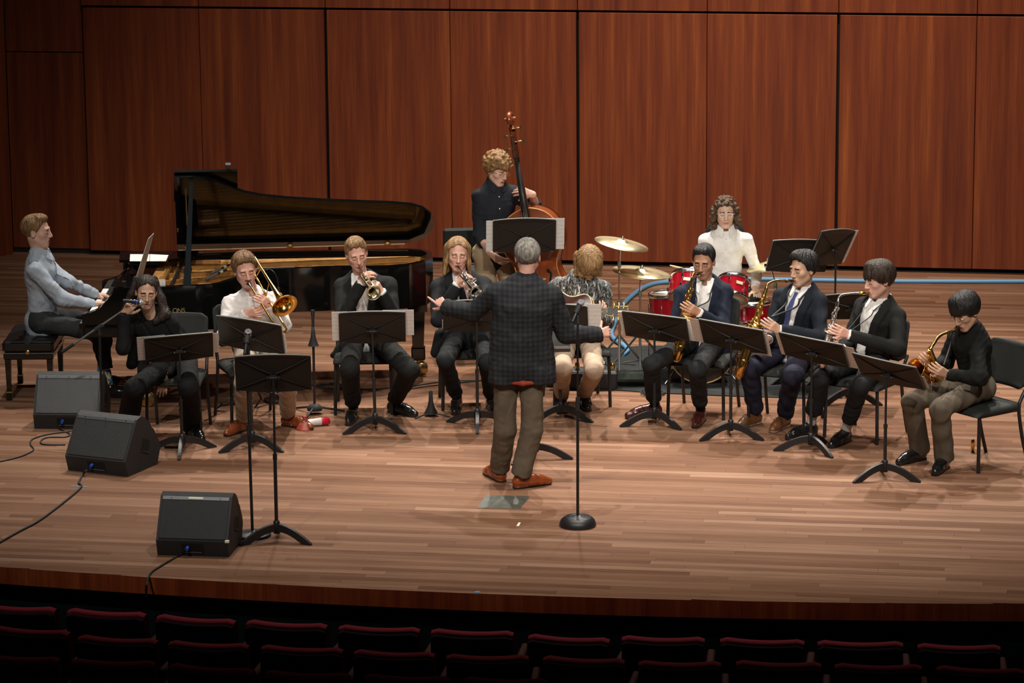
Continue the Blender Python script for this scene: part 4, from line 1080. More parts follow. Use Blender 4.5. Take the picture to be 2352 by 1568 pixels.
def plaid():
    m = mat('dark plaid jacket', (.020, .022, .027), .85, 0, .25, .2, 160); N, L = nodes(m); b = N['Principled BSDF']
    tc = N.new('ShaderNodeTexCoord'); sp = N.new('ShaderNodeSeparateXYZ'); L.new(tc.outputs['Object'], sp.inputs[0]); fs = []
    for ax, k in (('X', 175), ('Z', 175)):
        a = N.new('ShaderNodeMath'); a.operation = 'MULTIPLY'; a.inputs[1].default_value = k; L.new(sp.outputs[ax], a.inputs[0])
        c = N.new('ShaderNodeMath'); c.operation = 'SINE'; L.new(a.outputs[0], c.inputs[0]); fs.append(c)
    ad = N.new('ShaderNodeMath'); ad.operation = 'ADD'; L.new(fs[0].outputs[0], ad.inputs[0]); L.new(fs[1].outputs[0], ad.inputs[1])
    r = ramp(N, [(0, (.0095, .010, .0125)), (.5, (.0155, .0165, .0195)), (1, (.027, .0275, .030))])
    mr = N.new('ShaderNodeMapRange'); mr.inputs[1].default_value = -2; mr.inputs[2].default_value = 2; L.new(ad.outputs[0], mr.inputs[0]); L.new(mr.outputs[0], r.inputs[0]); L.new(r.outputs[0], b.inputs['Base Color'])
    return m
CL['plaid'] = plaid()
def splash(name, cols, scale, stretch, warp=.4):
    m = mat(name, cols[0], .75); N, L = nodes(m); b = N['Principled BSDF']
    tc = N.new('ShaderNodeTexCoord'); mp = N.new('ShaderNodeMapping'); mp.inputs['Scale'].default_value = stretch; L.new(tc.outputs['Object'], mp.inputs[0])
    n = N.new('ShaderNodeTexNoise'); n.inputs['Scale'].default_value = scale; n.inputs['Detail'].default_value = 1.5; n.inputs['Distortion'].default_value = warp; L.new(mp.outputs[0], n.inputs['Vector'])
    st = [(0, cols[0])]
    for i, c in enumerate(cols[1:]): st.append((.42+.10*i, c))
    r = ramp(N, st); r.color_ramp.interpolation = 'CONSTANT'; L.new(n.outputs[0], r.inputs[0]); L.new(r.outputs[0], b.inputs['Base Color']); return m
CL['greytr'] = cloth('slate grey trousers', (.030, .033, .036))
CL['leaf'] = splash('black and white leaf print shirt', [(.012, .014, .013), (.16, .17, .17), (.015, .018, .016), (.52, .52, .51)], 34, (1.5, 1.5, .40), .5)
CL['sock_pattern'] = splash('blue novelty socks with yellow figures', [(.75, .48, .02), (.03, .22, .45), (.02, .16, .36), (.10, .02, .01)], 30, (1, 1, 1), 1.0)

# ---- shoes
def shoe_mesh(upper, sole, boot=0.0, name='shoe'):
    S = SDF(); z = V3(0, 0, 1)
    S.add(rcone((-.085, 0, .045), (.02, .0, .045), .040, .042), .01)
    S.add(rcone((.0, 0, .042), (.10, .004, .038), .044, .040), .02)
    S.add(rcone((.10, .004, .034), (.165, .004, .026), .040, .027), .02)
    S.add(rcone((-.07, 0, .06), (-.065, 0, .098+boot), .036, .040+boot*.05), .02)
    S.add(rcone((-.02, 0, .06), (.07, 0, .055), .042, .032), .02)
    so = rcone((-.082, 0, .010), (.155, .004, .010), .041, .034, (z, 3.0)); S.add(so, .004)
    S.clip(lambda P: -P[:, 2], .002); S.clip(lambda P: P[:, 2]-(.112+boot)-.12*np.clip(-.02-P[:, 0], -.05, .0), .004)
    v, q = S.mesh(.0065); c = v[q].mean(1); mi = np.where(c[:, 2] < .017, 1, 0)
    return quads_mesh(name, v, q, [upper, sole], mi)
SOLE = mat('dark shoe sole', (.015, .010, .008), .6); SOLE2 = mat('pale rubber sole', (.30, .24, .16), .6)
def leatherm(n, c, r=.22): return mat(n, c, r, 0, .5, .12, 60, var=.25, vscale=18, coat=.25)
SHOE = {'black': shoe_mesh(leatherm('black shoe leather', (.010, .010, .010), .18), SOLE), 'tan': shoe_mesh(leatherm('tan brown shoe leather', (.19, .045, .014)), SOLE),
        'burgundy': shoe_mesh(leatherm('burgundy shoe leather', (.050, .011, .009)), SOLE), 'casual': shoe_mesh(leatherm('brown casual shoe leather', (.12, .047, .016), .4), SOLE2),
        'orange': shoe_mesh(leatherm('cognac shoe leather', (.22, .045, .010), .3), SOLE), 'boot': shoe_mesh(leatherm('black boot leather', (.010, .011, .010), .25), SOLE, .07)}
mb = MB()
for k in range(4):
    x = .045+.02*k; mb.tube([(x, -.02, .082-.009*k), (x+.006, 0, .091-.010*k), (x+.012, .02, .080-.009*k)], .0022, 4)
mb.tube(spline([(.045, 0, .094), (.05, -.03, .09), (.06, -.035, .075)], 4), .002, 4).tube(spline([(.045, 0, .094), (.05, .03, .09), (.06, .035, .075)], 4), .002, 4)
LACES = mesh_from(mb.v, mb.f, [mat('dark laces', (.02, .012, .01), .8)], smooth=True, name='laces')

# ---- heads (built in head space: x lateral, y face, z up)
def head_sdf(neck_pt, jaw=1.0, beard=False, open_mouth=False):
    S = SDF()
    S.add(ellip((0, -.014, .036), (.075, .096, .086)))
    S.add(ellip((0, .022, -.028), (.061, .068, .082)), .03)
    for s in (-1, 1):
        S.add(rcone((s*.046, .005, -.055), (s*.018, .066, -.098), .022*jaw, .018), .025)
        S.add(ellip((s*.042, .050, -.018), (.024, .026, .024)), .02)
    S.add(ellip((0, .070, -.098), (.020, .017, .016)), .018)
    S.add(rcone((-.036, .078, .024), (.036, .078, .024), .013, .013), .016)
    S.add(ellip((0, .075, -.064), (.028, .021, .024)), .016)
    for s in (-1, 1): S.sub(ellip((s*.031, .098, .004), (.018, .022, .013)), .012)
    for s in (-1, 1): S.add(ellip((s*.031, .074, .003), (.0150, .0145, .0125)), .004)
    S.add(rcone((0, .090, .012), (0, .108, -.028), .0085, .0115), .012)
    for s in (-1, 1): S.add(ellip((s*.011, .098, -.033), (.0085, .010, .008)), .007)
    S.add(rcone((-.017, .089, -.0605), (.017, .089, -.0605), .0055, .0055), .006)
    S.add(rcone((-.014, .088, -.0725), (.014, .088, -.0725), .0065, .0065), .006)
    if open_mouth: S.sub(ellip((0, .098, -.067), (.013, .014, .009)), .003)
    for s in (-1, 1):
        S.add(ellip((s*.077, -.010, -.006), (.011, .020, .032), None), .006); S.sub(ellip((s*.089, -.004, -.004), (.007, .010, .018)), .005)
    S.add(rcone((0, -.022, -.05), neck_pt, .050, .056), .025)
    return S
def face_mats(c, browz=.026, beard=False, open_mouth=False, eyes_open=False):
    x, y, z = np.abs(c[:, 0]), c[:, 1], c[:, 2]; m = np.zeros(len(c), int)
    m[(np.abs(z-(browz-.004*np.clip((x-.03)/.02, 0, 1))) < .0048) & (x > .012) & (x < .048) & (y > .055)] = 1
    m[(np.abs(z-(-.0055+.10*(x-.031)**2*30*.1)) < .0021) & (np.abs(x-.031) < .0145) & (y > .06)] = 2
    if eyes_open: m[(z > -.004) & (z < .006) & (np.abs(x-.031) < .012) & (y > .07)] = 4; m[(z > -.004) & (z < .006) & (np.abs(x-.031) < .0055) & (y > .07)] = 2
    lip = (x < .021-.0) & (y > .078) & (z < -.056) & (z > -.079); m[lip] = 3
    m[(x < .020) & (y > .075) & (np.abs(z+.0665) < .0022)] = 2
    if open_mouth: m[(x < .012) & (y > .06) & (np.abs(z+.067) < .0075) & (y < .091)] = 5
    if beard:
        m[(y > .068) & (np.abs(z+.0495) < .0055) & (x < .026) & (m != 3)] = 1
    return m
def hair_sdf(style, seed=0):
    S = SDF(); R = np.random.default_rng(seed)
    P0 = dict(short=(.009, .0), mid=(.018, .0), curly=(.030, .0), bowl=(.024, -.01), long=(.012, 0), wavy=(.009, 0), bob=(.020, 0), grey=(.010, .0), thick=(.019, 0))[style][0]
    S.add(ellip((0, -.018, .040), (.077+P0, .098+P0, .086+P0)))
    if style in ('thick', 'mid', 'short', 'bowl'): S.add(ellip((.010, .034, .108), (.054, .044, .022+P0*.6)), .03)
    # hairline
    if style in ('long', 'wavy', 'bob'): xs, zs = [-.3, -.02, .02, .05, .075, .11], [-.30, -.20, .030, .066, .088, .098]
    elif style == 'curly': xs, zs = [-.3, -.06, -.01, .03, .07, .11], [-.085, -.075, -.02, .015, .052, .045]
    elif style == 'bowl': xs, zs = [-.3, -.06, -.02, .03, .06, .11], [-.075, -.065, -.02, -.004, .026, .030]
    elif style == 'grey': xs, zs = [-.3, -.06, -.015, .02, .06, .11], [-.085, -.080, -.02, .02, .07, .085]
    else: xs, zs = [-.3, -.06, -.02, .015, .045, .075, .11], [-.070, -.060, -.012, .004, .060, .094, .108]
    def line(P):
        return (np.interp(P[:, 1], xs, zs)+(.006 if style != 'long' else .0)*np.sin(P[:, 0]*140+seed)+(.022*np.clip(1-np.abs(P[:, 0])/.04, 0, 1) if style in ('long', 'wavy') else 0)-P[:, 2])*.7
    if style in ('long', 'wavy', 'bob'):
        # side curtains
        def keep(P):
            fr = (P[:, 1]-(.005+.10*np.clip(P[:, 2]-.0, 0, .1)*3))
            return np.minimum(line(P), 1)
        S.clip(line, .004)
        if style == 'long':
            for s in (-1, 1):
                S.add(rcone((s*.070, -.005, .05), (s*.088, .015, -.06), .026, .024, (V3(1, 0, 0), 1.5)), .02)
                S.add(rcone((s*.088, .015, -.06), (s*.098, .03, -.145), .026, .018, (V3(1, 0, 0), 1.5)), .02)
                S.add(rcone((s*.065, -.05, .03), (s*.075, -.06, -.14), .04, .032), .03)
            S.add(rcone((0, -.085, .0), (0, -.085, -.13), .05, .045), .03)
        elif style == 'wavy':
            pass
        else:
            for s in (-1, 1):
                for k in range(10):
                    a = R.uniform(-.09, .035); b = R.uniform(-.13, .05)
                    S.add(ellip((s*(.088+R.uniform(-.008, .018)+.012*(b < -.02)), a*.7+.005, b), (.030, .030, .030)), .012)
            S.add(ellip((0, -.085, -.05), (.085, .04, .085)), .02)
    else: S.clip(line, .004)
    if style in ('curly', 'bob'):
        for k in range(110):
            th = R.uniform(0, 2*math.pi); ph = math.acos(R.uniform(-.35, 1)); d = V3(math.sin(ph)*math.sin(th), math.sin(ph)*math.cos(th), math.cos(ph))
            c = V3(0, -.018, .040)+d*V3(.077+P0*.9, .098+P0*.9, .086+P0*.9)
            if c[2] < np.interp(c[1], xs, zs)+.004: continue
            S.add(ellip(c, (R.uniform(.011, .017),)*3), .006)
        if style == 'bob':
            for k in range(70):
                s = R.choice((-1, 1)); c = V3(s*(.092+R.uniform(-.012, .018)), R.uniform(-.08, .03), R.uniform(-.135, .05)); S.add(ellip(c, (R.uniform(.013, .02),)*3), .006)
        S.noise(folds(.0025, 160, seed))
    else:
        A = dict(short=.0030, mid=.004, bowl=.0022, long=.0034, wavy=.004, grey=.0026, thick=.0048)[style]
        cr = V3(.015, -.05, .10)
        def strands(P):
            x, y, z = P[:, 0]-cr[0], P[:, 1]-cr[1], P[:, 2]
            th = np.arctan2(x, y); rr = np.sqrt(x*x+y*y)+.4*np.abs(z-.12)
            wv = th+.5*np.sin(rr*22+seed)*.25
            return (A*(.55*np.sin(wv*17+seed)+.5*np.sin(wv*31+2*np.sin(rr*14))+.4*np.sin(wv*53+seed*2))*np.clip(rr/.05, 0, 1)+A*.15*np.sin(rr*60+wv*5)).astype(np.float32)
        S.noise(strands)
    return S
def hand_sdf(S, wr, tgt, palm, curl, spread=.0, thumb=1, point=None, sc=1.0, tcurl=.5):
    """adds a hand: wr wrist point, tgt where the knuckles point, palm = direction the palm faces; curl list of 4 (index..little) or number"""
    d = nrm(tgt-wr); n = nrm(palm-d*np.dot(palm, d)); s = np.cross(d, n)*thumb      # s: toward the thumb side
    cu = curl if hasattr(curl, '__len__') else [curl]*4
    S.add(rcone(wr-d*.012, wr, .027*sc, .025*sc, (n, 1.25)), .02)
    for k, o in enumerate((.028, .0095, -.0095, -.027)):
        S.add(rcone(wr+s*o*.55*sc+d*.012*sc, wr+d*(.088-.006*abs(k-1))*sc+s*o*sc, .0155*sc, .0115*sc), .012)
    tips = []
    for k, (o, L) in enumerate(zip((.028, .0095, -.0095, -.027), ((.042, .026, .021), (.046, .029, .022), (.042, .027, .021), (.033, .021, .019)))):
        p = wr+d*(.088-.006*abs(k-1))*sc+s*o*sc; a = cu[k]*.9; ds = d+s*spread*(1.5-k)*.25
        for j, l in enumerate(L):
            dd = nrm(ds*math.cos(a)+n*math.sin(a)); q = p+dd*l*sc
            S.add(rcone(p, q, (.0092-.0008*j)*sc, (.0086-.0010*j)*sc), .0035); p = q; a += cu[k]*.85
        tips.append(p)
    p = wr+d*.028*sc+s*.022*sc+n*.006*sc; td = nrm(d*.62+s*.70+n*.30)
    for l, rr in ((.036, .0125), (.030, .0105), (.024, .0095)):
        q = p+td*l*sc; S.add(rcone(p, q, rr*sc, rr*.9*sc), .006); p = q; td = nrm(td*(1-.25*tcurl)+d*.45*tcurl+n*.35*tcurl-s*.30*tcurl)
    return tips
def fit(px, Y0, A, la, B, lb):
    hint = px[2] if len(px) > 2 else 0.0; best = None
    for dy in np.linspace(-.5, .5, 101):
        p = AT(px[0], px[1], Y0+dy); e = (np.linalg.norm(p-A)-la)**2+(np.linalg.norm(p-B)-lb)**2+.004*(dy-hint)**2
        if best is None or e < best[0]: best = (e, p)
    return best[1]
DBG = False
def person(label, Y0, J, skin='fair', hair=None, hstyle='short', head=None, top='white', jacket=None, pants='charcoal', shoes='black', sock='sock_black',
           girth=1.0, hands=(), vopen=None, toes=(0, 0), collar=True, tie=None, bodyk={}, pant_r=(.088, .066, .058), sleeve=(.058, .048, .040), skirt=(), rolled=False,
           browz=.026, beard=False, open_mouth=False, eyes_open=False, seed=1, hsc=1.0, fold=.0035, extra_hair=None, hem=.045, foot_z=(0, 0), stand=False, short_sleeve=False, cuff=None, torso_r=(.150, .135, .160), belt=None, lift=.035, hemz=None, tail=()):
    W = {k: (AT(v[0], v[1], Y0+(v[2] if len(v) > 2 else 0)) if not isinstance(v, np.ndarray) else v) for k, v in J.items()}
    for s in 'RL':
        if len(J['el'+s]) < 4 and not isinstance(J['el'+s], np.ndarray): W['el'+s] = fit(J['el'+s], Y0, W['sh'+s], .285, W['wr'+s], .255)
    W = {k: np.asarray(v, float) for k, v in W.items()}
    W['neck'] = W['neck']+V3(0, 0, lift); W['shR'] = W['shR']+V3(0, 0, lift*.5); W['shL'] = W['shL']+V3(0, 0, lift*.5)
    hip, nk, sR, sL = W['hip'], W['neck'], W['shR'], W['shL']
    up = nrm(nk-hip); lat = nrm(sL-sR); lat = nrm(lat-up*np.dot(lat, up)); fr = np.cross(lat, up)
    hl = W.get('hipL', hip+lat*.085); hr = W.get('hipR', hip-lat*.085)
    base = V3(hip[0], hip[1], 0); root = thing('person', label, 'person', base, 0, 'musicians on the stage')
    o = root
    def out(name, S, h, mats, midx=None):
        v, q = S.mesh(h); mi = midx(v[q].mean(1)) if midx else None
        me = quads_mesh(name, v-base, q, mats, mi); return link(name, me, root)
    T = np.linalg.norm(nk-hip); g = girth
    def torso(S, off=0.0, k=.05, lo=.0):
        B = hip+up*T*.28; C = nk-up*T*.33
        r0, r1, r2 = [r*g+off for r in torso_r]
        S.add(rcone(hip+up*lo, B, r0, r1, (fr, 1.30)), k); S.add(rcone(B, C, r1, r2, (fr, 1.30)), k)
        S.add(rcone(C, nk-up*.075, r2, .115*g+off, (fr, 1.25)), k)
        S.add(rcone(sR-up*.005, sL-up*.005, .055*g+off, .055*g+off), .05)
        S.add(rcone(sR+lat*.07+up*.01, nk-up*.05, .042+off, .046+off), .045); S.add(rcone(sL-lat*.07+up*.01, nk-up*.05, .042+off, .046+off), .045)
    def sleeves(S, off=0.0, k=.03):
        for s in 'RL':
            sh, el, wr = W['sh'+s], W['el'+s], W['wr'+s]; a, b, c = [r*g+off for r in sleeve]
            if short_sleeve: wr = el+(wr-el)*.35; c = b
            S.add(rcone(sh, el, a, b), k); S.add(rcone(el, wr, b, c), .025)
    def cuffcut(S, ext=.0):
        for s in 'RL':
            el, wr = W['el'+s], W['wr'+s]; d = nrm(wr-el)
            if short_sleeve: wr = el+(wr-el)*.35
            S.sub(rcone(wr+d*(.062+ext), wr+d*(.11+ext), .056, .058), .004)
    # ---------- body: one skin surface (head, neck, hands fine; the rest is under the clothes)
    hp, yaw, pit, rol = head; hc = AT(hp[0], hp[1], Y0+hp[2]); ya, pi_, ro = map(math.radians, (yaw, pit, rol))
    Yh = V3(math.sin(ya)*math.cos(pi_), -math.cos(ya)*math.cos(pi_), -math.sin(pi_)); Zh = nrm(V3(0, 0, 1)-Yh*Yh[2]); Xh = np.cross(Yh, Zh)
    Zh = Zh*math.cos(ro)-Xh*math.sin(ro)
    Zh = nrm(Zh-Yh*np.dot(Yh, Zh)); Xh = np.cross(Yh, Zh); HM = np.stack([Xh, Yh, Zh], 1)
    toH = lambda p: (p-hc)@HM/hsc
    S = head_sdf(toH(nk-up*.02), open_mouth=open_mouth); v, q = S.mesh(.0038); mi = face_mats(v[q].mean(1), browz, beard, open_mouth, eyes_open)
    VV = [v*hsc@HM.T+hc]; QQ = [q]; MM = [mi]; nv = len(v)
    for s in 'RL':
        H = SDF(); el, wr = W['el'+s], W['wr'+s]; d = nrm(wr-el)
        H.add(rcone(wr-d*(.09 if not short_sleeve else .2), wr, .030 if not short_sleeve else .037, .027), .01)
        hd = W.get('hand'+s); kw = hands.get(s, {}) if hands else {}
        tg = hd if hd is not None else wr+d*.1
        hand_sdf(H, wr+d*.01, tg, np.asarray(kw.get('palm', (0, 1, 0)), float), kw.get('curl', .5), kw.get('spread', .3), kw.get('thumb', 1), tcurl=kw.get('tcurl', .5), sc=kw.get('sc', 1.0))
        v, q = H.mesh(.0042); VV.append(v); QQ.append(q+nv); MM.append(np.zeros(len(q), int)); nv += len(v)
    S = SDF(); B = hip+up*T*.5
    S.add(rcone(hip, B, .10, .09, (fr, 1.3)), .04); S.add(rcone(B, nk-up*.06, .10, .06, (fr, 1.3)), .04); S.add(rcone(nk-up*.06, nk+(hc-nk)*.4, .045, .045), .03); S.add(rcone(sR, sL, .035, .035), .04)
    for s, hh in (('R', hr), ('L', hl)):
        S.add(rcone(W['sh'+s], W['el'+s], .036, .034), .02); S.add(rcone(W['el'+s], W['wr'+s], .034, .024), .02)
        S.add(rcone(hh, W['kn'+s], .06, .045), .03); S.add(rcone(W['kn'+s], W['an'+s], .045, .032), .03)
    v, q = S.mesh(.018); VV.append(v); QQ.append(q+nv); MM.append(np.zeros(len(q), int))
    hm = HAIR[hair]
    me = quads_mesh('body', np.concatenate(VV)-base, np.concatenate(QQ), [SKIN[skin], hm, LASH, LIP[skin], EYE, MOUTH], np.concatenate(MM)); link('body', me, root)
    # ---------- hair
    S = hair_sdf(hstyle, seed)
    v, q = S.mesh(.0048); v = v*hsc@HM.T+hc
    if extra_hair:
        S2 = SDF()
        for a, b, ra, rb in extra_hair:
            A_ = AT(a[0], a[1], Y0+a[2]); B_ = AT(b[0], b[1], Y0+b[2]); S2.add(rcone(A_, B_, ra, rb), .025)
        S2.noise(folds(.0035, 75, seed+3, (1, 1, .35)))
        v2, q2 = S2.mesh(.006); q = np.concatenate([q, q2+len(v)]); v = np.concatenate([v, v2])
    link('hair', quads_mesh('hair', v-base, q, [hm]), root)
    # ---------- shirt
    S = SDF(); torso(S, 0.0)
    if not jacket or True: sleeves(S, -.016 if jacket else 0)
    S.noise(folds(fold, 26, seed)); S.noise(folds(fold*.5, 60, seed+9)); cuffcut(S, .012 if jacket else 0)
    if collar is True: S.sub(ellip(nk+fr*.055+up*.022, (.046, .046, .060)), .006)
    if collar == 'scoop': S.sub(ellip(nk+fr*.075+up*.01, (.075, .075, .085)), .006)
    for a, b, ra, rb in tail: S.add(rcone(AT(a[0], a[1], Y0+a[2]), AT(b[0], b[1], Y0+b[2]), ra, rb), .02)
    sh_s = S; sm = out('shirt', S, .0098 if jacket else .0082, [CL[top]])
    def front(x, z, add=.004):
        """point on the shirt front at lateral x, height z above the hip"""
        p = hip+up*z+lat*x; t = np.linspace(.26, .0, 100); Q = p+fr[None, :]*t[:, None]; d = sh_s(Q); k = np.argmax(d < add); return Q[k]
    if collar is True:
        mb = MB(); N = 26; c0 = nk-up*.004+fr*.006; vs = []; gap = .55
        for i in range(N+1):
            a = gap/2+(2*math.pi-gap)*i/N; e = min(i, N-i)/N; pt = max(0, 1-e*7)
            dirv = fr*math.cos(a)+lat*math.sin(a); drop = -.034*(.5+.5*math.cos(a)); jr = .012 if jacket else .0
            vs += [c0+dirv*.062+up*(.042+drop), c0+dirv*.070+up*(.045+drop), c0+dirv*(.094+.020*pt+jr)+up*(-.002+drop-.042*pt), c0+dirv*(.084+.018*pt+jr)+up*(-.008+drop-.040*pt)]
        mb.add([p-base for p in vs], [(i*4+k, i*4+(k+1) % 4, i*4+4+(k+1) % 4, i*4+4+k) for i in range(N) for k in range(4)]+[(0, 3, 2, 1), (N*4, N*4+1, N*4+2, N*4+3)], False)
        mb.build('collar', CL[top], root)
        if not tie:
            for k in range(5):
                p = front(0.0, T*(.82-.16*k), .003)
                if not jacket: MB().lathe([(0, 0), (.0055, 0), (.0055, .0025), (0, .003)], p-base+fr*.003, fr, 10).build('button', M['paper'], root)
            mb = MB(); pts = [front(.0, T*z, .002) for z in np.linspace(.10, .88, 12)]; 
            if jacket is None:
                mb.add([p-base+lat*s*.014+fr*.003 for p in pts for s in (-1, 1)], [(2*i, 2*i+1, 2*i+3, 2*i+2) for i in range(len(pts)-1)], True); mb.build('placket', CL[top], root)
    if tie:
        mb = MB(); zs = np.linspace(.92, tie[1] if len(tie) > 1 else .08, 12); vs = []
        for i, z in enumerate(zs):
            wd = .016 if i == 0 else (.013 if i == 1 else .016+.022*i/11); p = front(0, T*z, .006)+lat*(tie[2] if len(tie) > 2 else 0)*i/11
            vs += [p-lat*wd-base, p+fr*.006-base, p+lat*wd-base]
        mb.add(vs, [(3*i+k, 3*i+k+1, 3*i+4+k, 3*i+3+k) for i in range(11) for k in range(2)], True)
        e = len(vs)-3; tip = (vs[-2]-up*.035); mb.add([vs[-3], vs[-2], vs[-1], tip], [(0, 1, 3), (1, 2, 3)]); mb.build('tie', CL[tie[0]], root)
    # ---------- jacket
    if jacket:
        S = SDF(); torso(S, .016, .05, -.05)
        for a, b, ra, rb in skirt: S.add(rcone(AT(a[0], a[1], Y0+a[2]), AT(b[0], b[1], Y0+b[2]), ra, rb, (fr, 1.0)), .03)
        S.noise(folds(fold, 24, seed+2)); S.noise(folds(fold*.5, 55, seed+5))
        if vopen:
            zb, wb, wt = vopen      # button height (share of torso), half width at the bottom, half width at the top
            def op(P):
                q = P-hip; x = np.abs(q@lat); y = q@fr; z = (q@up)/T
                wdt = np.where(z > zb, wt*.35+(wt*.65)*np.clip((z-zb)/(.86-zb), 0, 1), wb)
                wdt = np.where(z < zb, wb, np.maximum(wdt, wb))
                return np.maximum(x-wdt, .015-y)
            S.sub(op, .004)
            Lp = SDF(); torso(Lp, .029, .05, -.05)
            def lap(P):
                q = P-hip; z = (q@up)/T; wl = .062*np.clip((z-zb)/.22, 0, 1)*np.clip((1.02-z)/.12, 0, 1)
                return np.maximum(np.maximum(op(P)-wl, -op(P)), np.maximum(zb-z, .02-q@fr))
            S.ops.append((lambda P: np.maximum(Lp(P), lap(P)), .003, 0, None, None))
        for s in 'RL':
            sh, el, wr = W['sh'+s], W['el'+s], W['wr'+s]; a, b, c = [r*g+.008 for r in sleeve]
            fz = folds(fold*.9, 30, seed+7)
            for p0, p1, r0, r1, kk in ((sh, el, a, b, .022), (el, wr, b, c, .02)):
                f0, l0, h0_ = rcone(p0, p1, r0, r1); S.add((lambda P, f0=f0: f0(P)+fz(P), l0, h0_), kk)
        if hemz is not None: S.clip(lambda P: hemz-P[:, 2], .006)
        cuffcut(S, -.020)
        for s in 'RL':
            el, wr = W['el'+s], W['wr'+s]; d = nrm(wr-el); MB().tube([wr-d*.05-base, wr+d*.016-base], [.036*g+.002, .0375*g+.002], 16).build('cuff', CL[top], root)
        out('jacket', S, .0086, [CL[jacket]])
        # jacket collar round the back of the neck
        mb = MB(); N = 16; vs = []
        for i in range(N+1):
            a = math.radians(75)+math.radians(210)*i/N; dirv = fr*math.cos(a)+lat*math.sin(a)
            vs += [nk+dirv*.068+up*.022-base, nk+dirv*.082+up*.020-base, nk+dirv*.108-up*.028-base, nk+dirv*.09-up*.03-base]
        mb.add(vs, [(i*4+k, i*4+(k+1) % 4, i*4+4+(k+1) % 4, i*4+4+k) for i in range(N) for k in range(4)], True); mb.build('jacket_collar', CL[jacket], root)
    # ---------- trousers
    S = SDF(); a, b, c = [r*g**.5 for r in pant_r]
    S.add(rcone(hr, hl, .098*g, .098*g), .04); S.add(rcone(hip, hip+up*.08, .125*g, .125*g, (fr, 1.3)), .04)
    for s, hh in (('R', hr), ('L', hl)):
        S.add(rcone(hh, W['kn'+s], a, b), .012); S.add(rcone(W['kn'+s], W['an'+s], b, c), .02)
    S.noise(folds(fold*1.0, 21, seed+20)); S.noise(folds(fold*.6, 55, seed+21))
    for s in 'RL':
        kn, an = W['kn'+s], W['an'+s]; d = nrm(an-kn); e = an-d*hem+d*.10; S.sub(rcone(e, e+d*.06, .10, .11), .004)
    out('trousers', S, .0098, [CL[pants]])
    if belt:
        mb = MB(); bz = hip+up*belt; mb.tube([bz+(fr*math.cos(a)*(.150*g/1.3+.004)+lat*math.sin(a)*(.150*g+.004))-base for a in np.linspace(0, 2*math.pi, 30)], .012, 6, False); mb.build('belt', M['ebony'], root)
    # ---------- socks and shoes
    for i, s in enumerate('RL'):
        kn, an = W['kn'+s], W['an'+s]; d = nrm(an-kn)
        MB().tube([an-d*.12-base, an-d*.03-base, an+d*.03-base], [.040, .037, .038], 12).build('sock', CL[sock], root)
        z = foot_z[i]; f = V3(an[0], an[1], 0)
        ya = math.radians(toes[i]); fd = V3(math.sin(ya), -math.cos(ya), 0)
        so = link('shoe', SHOE[shoes], root, f+fd*.06-base+V3(0, 0, max(0, an[2]-.085) if z is None else z)); so.rotation_euler = (0, 0, ya-math.pi/2)
        lc = link('laces', LACES, so)
    P = dict(root=root, base=base, W=W, hip=hip, up=up, fr=fr, lat=lat, HM=HM, hc=hc, front=front, T=T, hsc=hsc)
    for nm, a, b in (('upper arm', 'sh', 'el'), ('forearm', 'el', 'wr'), ('shin', 'kn', 'an')):
        pass
    if DBG: print(label[:40], {k+s: round(float(np.linalg.norm(W[k+s]-W[m+s])), 2) for s in 'RL' for k, m in (('sh', 'el'), ('el', 'wr'), ('kn', 'an'))}, 'thigh', round(float(np.linalg.norm(hr-W['knR'])), 2), round(float(np.linalg.norm(hl-W['knL'])), 2), 'torso', round(float(T), 2), 'sw', round(float(np.linalg.norm(sL-sR)), 2), 'head', round(float(np.linalg.norm(hc-nk)), 2), 'an', W['anR'].round(2), W['anL'].round(2))
    return P
def glasses(P, m, r=.020):
    mb = MB(); H = P['HM']*P['hsc']; f = lambda x, y, z: P['hc']+H@V3(x, y, z)-P['base']
    for s in (-1, 1):
        mb.tube([f(s*.031+r*1.1*math.cos(a), .101-.10*abs(.031+s*0+r*1.1*math.cos(a)*s)*.25, .004+r*.82*math.sin(a)) for a in np.linspace(0, 2*math.pi, 17)], .0016, 5, False)
        mb.tube([f(s*.053, .094, .008), f(s*.078, .06, .008), f(s*.082, .0, .006)], .0014, 4)
    mb.tube([f(-.010, .100, .006), f(.010, .100, .006)], .0016, 5)
    return mb.build('glasses', m, P['root'])
# ================================================================ the cast
def FL(x, y): return G(x, y)+V3(0, 0, .09)
def KN(x, y, z=.49): return G(x, y, z)
# --- left trumpeter
h = V3(-1.17, 1.97, .57)
TP1 = person('seated short haired trumpeter in a black suit and open white shirt with lowered eyes', h[1],
  dict(hip=h, neck=(829, 640, -.03), shR=(786, 664, -.03), shL=(893, 660, -.03), elR=(786, 730, -.1), elL=(903, 722, -.1), wrR=(830, 652, -.30), wrL=(877, 672, -.28),
       handR=(846, 620, -.38), handL=(856, 636, -.40), knR=KN(803, 847), knL=KN(942, 850), anR=FL(812, 962), anL=FL(905, 948)),
  'pink', 'ltbrown', 'short', ((819, 583, -.10), 12, 16, -9), 'white', 'blacksuit', 'blacksuit', 'black', hands=dict(R=dict(palm=(1, .2, -.1), curl=.75, thumb=-1), L=dict(palm=(-1, .2, .1), curl=.9, thumb=1)),
  vopen=(.30, .045, .075), toes=(-8, 48), seed=11, skirt=[((795, 790, -.0), (768, 815, -.02), .06, .035)], hsc=1.03, pant_r=(.092, .074, .062), hem=.11)
